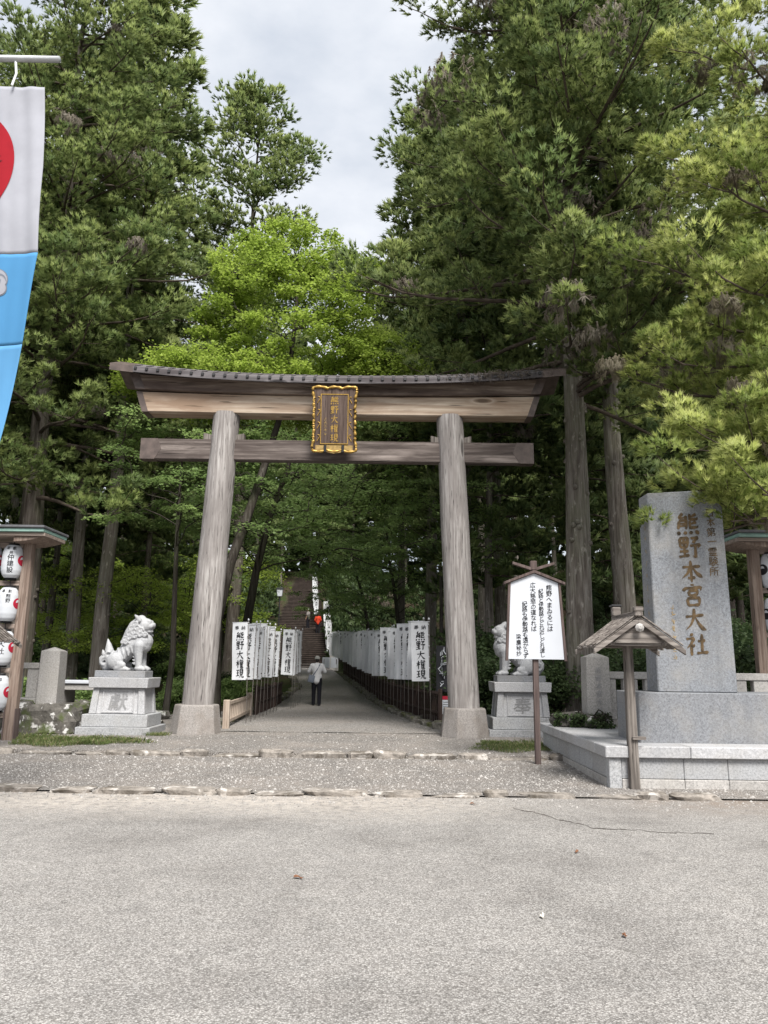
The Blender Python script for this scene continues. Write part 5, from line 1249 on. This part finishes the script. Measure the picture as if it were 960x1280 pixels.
# the great cedar right of the gate: bare trunk below, broad tiered crown
A = cedar(11, 25.5, .36, 8.0, 25, 112, lambda f, a: float(np.interp(f, [0, .3, .6, .85, 1], [4.6, 5.3, 4.9, 3.4, 1.6])) * (.74 if f > .28 and math.cos(a + .4 - 3.1416) > .35 else 1), M['leaf_cedar'], M['cedar_bark'], rp=.60, Mt=42, Nf=16, fl=.22, fw=.040, nb=4.3, kb=2, flat=.85, dead=.03, stubs=26, front=-2.2)
tree('cedar_tree', A, 'great cedar with pale knotted trunk and broad crown right of the gate', 'tree', (4.75, 18.3, g(4.75, 18.3)), .4)
# boughs reaching in over the name stone from a cedar standing to the right
rr = random.Random(3); lm = []
for (z, a, L_, e) in ((5.6, 3.25, 4.9, .10), (6.4, 3.0, 5.2, .16), (7.3, 3.32, 4.6, .2), (6.0, 3.65, 4.3, .1), (8.3, 3.1, 5.0, .25), (9.3, 3.4, 4.6, .25), (10.4, 3.0, 4.5, .3), (11.4, 3.5, 4.4, .3), (7.6, 3.8, 4.2, .2), (9.8, 3.9, 4.2, .3), (12.6, 3.2, 4.2, .3), (13.6, 3.6, 3.9, .3), (5.0, 3.5, 3.9, .12), (11, 2.6, 3.8, .3), (8.8, 2.5, 4, .25), (6.9, 2.6, 4.4, .2)): lm.append((z, a, L_ - (.9 if z < 7 else 1.0), e))
lm += [(5.0, 3.40, 4.1, -.18), (5.2, 3.58, 3.7, -.24), (4.8, 3.45, 3.4, -.16), (5.6, 3.42, 4.3, -.18), (6.1, 3.5, 4.1, -.14), (5.3, 3.5, 3.2, -.22), (5.4, 3.62, 4.2, -.2), (7.2, 3.38, 4.0, .0), (8.0, 3.55, 4.0, .05)]
for k in range(6): lm.append((rr.uniform(6, 17), rr.uniform(-1.6, 2.2), rr.uniform(2.6, 4.2), rr.uniform(.1, .4)))
B = cedar(21, 22, .34, 6, 20, 0, None, M['leaf_near'], M['cedar_bark'], rp=.44, Mt=44, Nf=26, fl=.18, fw=.0185, nb=7.5, kb=2, dead=.07, limbs=lm, tipf=.9)
tree('cedar_tree', B, 'bright green cedar boughs hanging over the tall name stone', 'tree', (8.9, 12.7, g(8.9, 12.7)), 0)
# left-hand cedars: long bare limbs and darker foliage
C_ = cedar(31, 28, .40, 6.5, 27.5, 92, cprof(4.8, 5.4, 1.6), M['leaf_cedar'], M['dark_bark'], rp=.56, Mt=34, Nf=14, fl=.23, fw=.042, nb=4.5, kb=2, dead=.03, tipf=.55, stubs=14, front=-1.15)
tree('cedar_tree', C_, 'big dark cedar behind the granite fence with foliage hanging beside the flag', 'tree', (-11.3, 24.0, g(-11.3, 24)), 0)
# background kinds, shared between copies
D1 = cedar(41, 30, .30, 11, 29.5, 62, cprof(3.0, 3.4, .9), M['leaf_cedar'], M['cedar_bark'], rp=.6, Mt=16, Nf=12, fl=.42, fw=.10, nb=3.6, kb=2, stubs=8, dead=.0)
D2 = cedar(42, 27, .26, 9, 26.5, 56, cprof(3.0, 3.2, .9), M['leaf_dark'], M['dark_bark'], rp=.6, Mt=16, Nf=12, fl=.42, fw=.10, nb=3.6, kb=2, stubs=8, dead=.0)
D3 = cedar(43, 24, .20, 5.0, 23.5, 60, cprof(2.6, 2.7, .7), M['leaf_dark'], M['cedar_bark'], rp=.58, Mt=16, Nf=12, fl=.42, fw=.10, nb=3.6, kb=2, stubs=8, dead=.02)
tree('cedar_tree', C_, 'dark cedar leaning in from beyond the paper lantern rack', 'tree', (-15.4, 20.5, g(-15.4, 20.5)), 2.2, .95)
E1 = cedar(61, 33, .33, 11, 32.6, 74, lambda f, a: float(np.interp(f, [0, .4, .8, 1], [3.4, 3.9, 3.1, 1.5])), M['leaf_cedar'], M['dark_bark'], rp=.74, Mt=20, Nf=11, fl=.32, fw=.085, nb=5.2, kb=2, stubs=4, dead=.0, flat=.85, front=-1.38)
tree('cedar_tree', E1, 'tall cedar whose rounded crown stands alone against the sky above the gate', 'tree', (-7.8, 40, g(-7.8, 40)), 0, (1.12, 1.12, 1.03))
specs = [ # x, y, kind, scale, rot, label
    (-10.0, 27.5, 0, 1.0, .3, 'cedar with dark straight trunk directly behind the left lion-dog'),
    (6.5, 20.6, 0, 1.05, 2.0, 'thick grey-brown cedar trunk between the great cedar and the name stone'),
    (5.5, 21.5, 1, .95, 1.1, 'dim cedar trunk close behind the thick grey-brown one'),
    (-9.8, 31.5, 1, .66, 4.0, 'slender dark cedar rising above the lion-dog statue'),
    (3.6, 25.5, 2, .85, 2.9, 'mossy cedar with broken lower boughs behind the notice board'),
    (2.0, 32.0, 0, .95, 5.0, 'cedar trunk rising behind the first banner on the right'),
    (3.1, 28.0, 0, .9, 1.3, 'straight pale cedar trunk between the right pillar and the notice board'),
    (4.5, 29.5, 0, .85, 3.3, 'straight pale cedar trunk behind the notice board beyond the mossy cedar'),
    (.9, 38.5, 0, .8, 4.4, 'slim pale cedar trunk above the middle of the right banner row'),
    (-13.0, 27.0, 1, 1.0, .8, 'dark cedar trunk seen between the rack post and the fence post'),
    (-11.9, 29.5, 0, .95, 2.4, 'cedar trunk close behind the pointed fence post')]
kinds = [D1, D2, D3]
for x, y, k, s, r, lab in specs: tree('cedar_tree', kinds[k], lab, 'tree', (x, y, g(x, y) - .1), r, s)
rr = random.Random(17); placed = [(x, y) for x, y, *_ in specs] + [(4.75, 18.3), (8.9, 13.3), (-10.6, 24), (-15.4, 20.5), (-6.3, 40)]
n = 0; tries = 0
def path_clear(x, y):
    if y < 57: return x < edge(LE, max(y, 19)) - 1.6 or x > edge(RE, max(y, 19)) + 1.9
    return abs(x - stair_x(y)) > 3.6
while n < 66 and tries < 6000:
    tries += 1; y = rr.uniform(24, 84); x = rr.uniform(-8 - .55 * y, 4 + .55 * y)
    if not path_clear(x, y) or any((x - a) ** 2 + (y - c) ** 2 < (2.3 if y < 45 else 3.4) ** 2 for a, c in placed): continue
    # keep the slot of sky over the path open
    px = x / y
    if -.33 < px < .0 and y < 60: 
        k, s = 2, rr.uniform(.5, .62)
        if y < 34: continue
    else: k, s = rr.choice((0, 1, 1, 2)), rr.uniform(.8, 1.05)
    placed.append((x, y)); n += 1
    side = 'left' if x < stair_x(56) + .0 * y or x < -3 else 'right'
    tree('cedar_tree', kinds[k], 'cedar standing in the dark wood on the %s of the path and stair' % side, 'tree', (x, y, g(x, y) - .1), rr.uniform(0, 6.28), s, 'cedars in the wood on the %s of the path' % side)

for i, (x, y, s_) in enumerate([(-13, 77, .8), (-10.8, 80, .75), (-5.2, 82, .7), (-3.2, 78, .75), (-.6, 80, .8), (2.2, 77, .8), (-16, 80, .8), (5.2, 80, .85), (-8.1, 84.5, .7)]):
    tree('cedar_tree', D3, 'low dense cedar near the top of the hillside behind the stair', 'tree', (x, y, g(x, y) - .3), i * 1.1, (s_ * 1.3, s_ * 1.3, s_), 'low cedars near the top of the hillside')

# broad-leaved trees ---------------------------------------------------
def broadleaf(seed, trunk_pts, r0, pads, leafn, leaf, mat, thick=.10, tilt=.45, bark='maple_bark', spread=.9):
    """pads: (x, y, z, radius) sprays; boughs are grown from the trunk line to each pad"""
    rg = np.random.default_rng(seed); rd = random.Random(seed); tp = [Vector(p) for p in trunk_pts]
    tb = MB(); nt_ = len(tp); tb.tube(tp, [r0 * (1 - .75 * i / (nt_ - 1)) for i in range(nt_)], 10, False)
    wb = MB(); C = []; R = []
    fine = [tp[i].lerp(tp[i + 1], k / 5) for i in range(nt_ - 1) for k in range(5)] + [tp[-1]]
    fine = fine[len(fine) // 4:]
    ax0 = Vector((sum(v.x for v in fine) / len(fine), sum(v.y for v in fine) / len(fine), 0)); grown = []
    for (x, y, z, r) in sorted(pads, key=lambda v: math.hypot(v[0] - ax0.x, v[1] - ax0.y)):
        p = Vector((x, y, z)); far = math.hypot(x - ax0.x, y - ax0.y); want = z - .5 * far
        q = min(fine, key=lambda v: abs(v.z - want)); best = (p - q).length * .8
        for v in grown:
            e_ = (p - v).length + max(0, v.z - p.z) * .7
            if e_ < best and math.hypot(v.x - ax0.x, v.y - ax0.y) < far - .25: best = e_; q = v
        grown.append(p)
        m = q.lerp(p, .5) + Vector((rd.uniform(-.2, .2), rd.uniform(-.2, .2), rd.uniform(-.12, .2)))
        d = (p - q).length; w = .010 + .004 * d
        wb.tube([q, q.lerp(m, .5) + Vector((rd.uniform(-.06, .06), 0, .05)), m, m.lerp(p, .6), p], [w * 1.4, w * 1.2, w, w * .8, w * .6], 5, False)
        for k in range(5):
            a = rd.uniform(0, 6.28); e = p + Vector((math.cos(a) * r * .8, math.sin(a) * r * .8, -.05)); wb.tube([m.lerp(p, .5), e], [w * .4, .004], 3, False)
        C.append(p[:]); R.append(r)
    V, t = leaf_pads(np.array(C), np.array(R), leafn, leaf, rg, thick, tilt)
    return tb.mesh('trunk', M[bark], True), wb.mesh('branchwork', M[bark], True), tri_mesh('crown', V, BT, t, M[mat])
# the fresh green maple arching over the gate from the left of the path
rd = random.Random(8); pads = []
def dome(cx, cy, cz, rx, ry, rz, n, pr, lo=-.3):
    out_ = []
    while len(out_) < n:
        v = Vector((rd.gauss(0, 1), rd.gauss(0, 1), rd.gauss(0, 1))).normalized() * rd.uniform(.45, 1) ** .5
        if v.z < lo: continue
        out_.append((cx + v.x * rx, cy + v.y * ry, cz + v.z * rz, pr * rd.uniform(.6, 1.25)))
    return out_
pads = dome(1.55, 1.8, 12.0, 3.1, 2.4, 3.6, 190, .5, -.5) + dome(-.4, 1.2, 9.9, 3.4, 1.8, .9, 80, .52) + dome(3.9, 2.2, 10.6, 1.7, 1.5, 1.5, 30, .6) + dome(.9, 1.2, 9.2, 3.0, 1.6, .5, 30, .6)
MA = broadleaf(5, [(0, 0, -.2), (-.06, 0, 1.2), (-.10, .1, 2.6), (.15, .3, 4.2), (.6, .7, 6.0), (.95, 1.1, 7.6), (1.3, 1.4, 9.2), (1.5, 1.6, 11.4), (1.6, 1.7, 13.8)], .20, pads, 300, .10, 'leaf_maple', .2, .6)
tree('maple_tree', MA, 'fresh yellow-green maple with dark trunk arching above the gate roof', 'tree', (-4.45, 20.9, g(-4.45, 20.9)))
# deeper green maples spreading under the cedars
def layered(seed, H, reach, n, pr, dirx=0., diry=0., f0=.42):
    global rd
    rd = random.Random(seed); tp = [(0, 0, -.2), (.1, .05, H * .2), (.05 + dirx * .15, diry * .15, H * .42), (dirx * .35, diry * .35, H * .62), (dirx * .6, diry * .6, H * .8), (dirx * .75, diry * .75, H)]
    pd = []
    for k in range(n):
        f = rd.uniform(f0, 1.05); a = rd.uniform(0, 6.28); q = reach * math.sqrt(rd.random()) * (1.15 - .5 * (f - .42))
        pd.append((dirx * f + q * math.cos(a), diry * f + q * math.sin(a), H * f - .05 * q * q * .6, pr * rd.uniform(.65, 1.2)))
    return tp, pd
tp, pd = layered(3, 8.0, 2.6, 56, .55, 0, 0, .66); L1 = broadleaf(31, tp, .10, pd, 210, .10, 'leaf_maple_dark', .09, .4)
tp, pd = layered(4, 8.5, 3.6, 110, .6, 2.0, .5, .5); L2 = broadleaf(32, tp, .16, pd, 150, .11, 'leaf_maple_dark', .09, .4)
tp, pd = layered(6, 5.5, 2.8, 70, .65); L3 = broadleaf(33, tp, .10, pd, 170, .11, 'leaf_maple', .12, .5)  # bright leaf colour stands in for sunlight on maples the cedars shade
for x, y, k, s, r, lab in [
    (-6.15, 22.3, L1, 1.05, 0, 'thin-trunked maple with layered deep green leaves left of the gate pillar'),
    (-5.6, 30.5, L2, 1.4, .3, 'layered maple reaching over the path above the left banners'),
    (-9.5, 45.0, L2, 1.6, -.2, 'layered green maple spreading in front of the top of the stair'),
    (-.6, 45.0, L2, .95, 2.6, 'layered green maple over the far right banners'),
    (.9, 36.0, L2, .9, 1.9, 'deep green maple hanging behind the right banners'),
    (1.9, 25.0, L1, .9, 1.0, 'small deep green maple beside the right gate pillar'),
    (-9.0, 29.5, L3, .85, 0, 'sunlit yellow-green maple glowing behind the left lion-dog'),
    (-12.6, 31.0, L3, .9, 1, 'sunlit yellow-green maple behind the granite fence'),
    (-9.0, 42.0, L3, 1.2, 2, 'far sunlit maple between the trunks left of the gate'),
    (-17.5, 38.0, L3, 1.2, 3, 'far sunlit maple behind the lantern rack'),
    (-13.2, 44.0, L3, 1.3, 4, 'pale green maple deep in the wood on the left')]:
    tree('maple_tree', k, lab, 'tree', (x, y, g(x, y) - .05), r, s)
# shrubs and undergrowth
def shrub(seed, r, h, n, leafn, leaf, mat):
    rd2 = random.Random(seed); pd = []
    for k in range(n):
        a = rd2.uniform(0, 6.28); f = rd2.random(); q = r * math.sqrt(rd2.random()) * (1 - .35 * f); pd.append((q * math.cos(a), q * math.sin(a), h * (.12 + .8 * f), .38 * r * rd2.uniform(.6, 1.2)))
    return broadleaf(seed, [(0, 0, -.1), (0, 0, h * .3), (.05, 0, h * .6), (.0, .05, h * .9)], .05, pd, leafn, leaf, mat, .35, .8)
S1 = shrub(51, 1.0, 1.9, 34, 220, .09, 'leaf_shrub'); S2 = shrub(52, .9, 1.2, 26, 220, .08, 'leaf_shrub'); S3 = shrub(53, .8, 1.1, 24, 200, .09, 'leaf_maple_dark')
rs = random.Random(29)
def put_shrub(x, y, k, s, lab, grp_=None): tree('shrub', k, lab, 'shrub', (x, y, g(x, y) - .05), rs.uniform(0, 6.28), s, grp_)
for x, y, k, s, lab in [(4.1, 18.6, S1, 1.0, 'dark leafy shrub between the right pedestal and the great cedar'), (5.4, 17.3, S1, 1.05, 'dark shrub at the foot of the great cedar behind the fence post'), (3.0, 19.6, S1, 1.0, 'dark shrub behind the right lion-dog pedestal'), (2.3, 20.6, S1, 1.1, 'dark shrub in the shade behind the right gate pillar'),
    (7.2, 16.6, S1, 1.2, 'dark shrub behind the name stone and fence'), (9.0, 17.2, S1, 1.3, 'dark shrub behind the fence and lantern rack on the right'), (6.3, 18.2, S1, 1.2, 'dark shrub filling the gap behind the name stone'), (8.0, 19.5, S1, 1.5, 'tall dark shrub behind the right lantern rack'),
    (-8.0, 20.9, S3, .9, 'light green shrub behind the pale slab table'), (-9.3, 21.5, S3, 1.0, 'light green shrub behind the stout fence post'), (-6.3, 24.5, S3, .9, 'light green shrub between the pedestal and the left pillar')]: put_shrub(x, y, k, s, lab)
# low plants among the rocks of the platform and along the right edging
P1 = shrub(54, .22, .22, 12, 60, .05, 'leaf_shrub')
for x, y, lab in [(3.55, 14.0, 'low leafy plant among the platform rocks'), (3.9, 14.0, 'low leafy plant at the foot of the inscribed fence post'), (3.3, 14.15, 'low leafy plant at the platform edge by the pedestal')]: tree('low_plant', P1, lab, 'plant', (x, y, .57), rs.uniform(0, 6), 1.1)
n = 0
while n < 80:
    y = rs.uniform(21, 76); x = rs.uniform(-6 - .5 * y, 4 + .5 * y)
    if not path_clear(x, y) or (y < 24 and x < 3): continue
    n += 1; k = rs.choice((S1, S1, S2, S2, S3) if x > -5 else (S1, S2, S3, S3))
    side = 'right' if x > -3 else 'left'
    put_shrub(x, y, k, rs.uniform(.8, 1.5) * (1 + (y - 20) * .008), '%s shrub in the undergrowth on the %s of the path' % ('light green' if k is S3 else 'dark', side), '%s undergrowth shrubs on the %s of the path' % ('light green' if k is S3 else 'dark', side))

# the far wood closing the view up the hill: one mass nobody could count
rg = np.random.default_rng(77); n = 5000
X = rg.uniform(-62, 52, n); Y = rg.uniform(84, 100, n); top = 13 + 7 * np.sin(X * .33) + 5 * np.sin(X * .81 + 2) + rg.normal(0, 2, n)
Z = G(X, np.clip(Y, 0, 86)) - 1 + rg.random(n) ** .8 * (15 + np.clip(top, 3, 26))
Cc = np.stack([X, Y, Z], -1); Oo = np.tile(np.array([0, -.6, .3]), (n, 1))
V, t, nor = puff_foliage(Cc, Oo, rg.uniform(.8, 1.5, n), rg, 5, 8, 1.3, .62, .02, .5)
tag(link('far_wood', tri_mesh('far_wood', V, ST, t, M['leaf_dark'], nor)), 'dense dark green wood closing the view up the hillside', 'wood', kind='stuff')

n = 2600; X = np.where(rg.random(n) < .45, -5.95 - .115 * 12 + rg.choice([-1, 1], n) * (2.6 + np.abs(rg.normal(0, 2.5, n))), rg.uniform(-40, 30, n)); Y = rg.uniform(56.5, 84, n); ok = np.abs(X - (-5.95 - .115 * (Y - 56))) > 2.5; X, Y = X[ok], Y[ok]; n = len(X)
Cc = np.stack([X, Y, G(X, Y) + rg.random(n) ** 2 * 2.4], -1)
V, t, nor = puff_foliage(Cc, np.tile(np.array([0, -.3, .3]), (n, 1)), rg.uniform(.5, .9, n), rg, 6, 8, .55, .2, .02, .5)
tag(link('hillside_undergrowth', tri_mesh('hillside_undergrowth', V, ST, t, M['leaf_shrub'], nor)), 'dark green undergrowth covering the hillside beside the stair', 'undergrowth', kind='stuff')
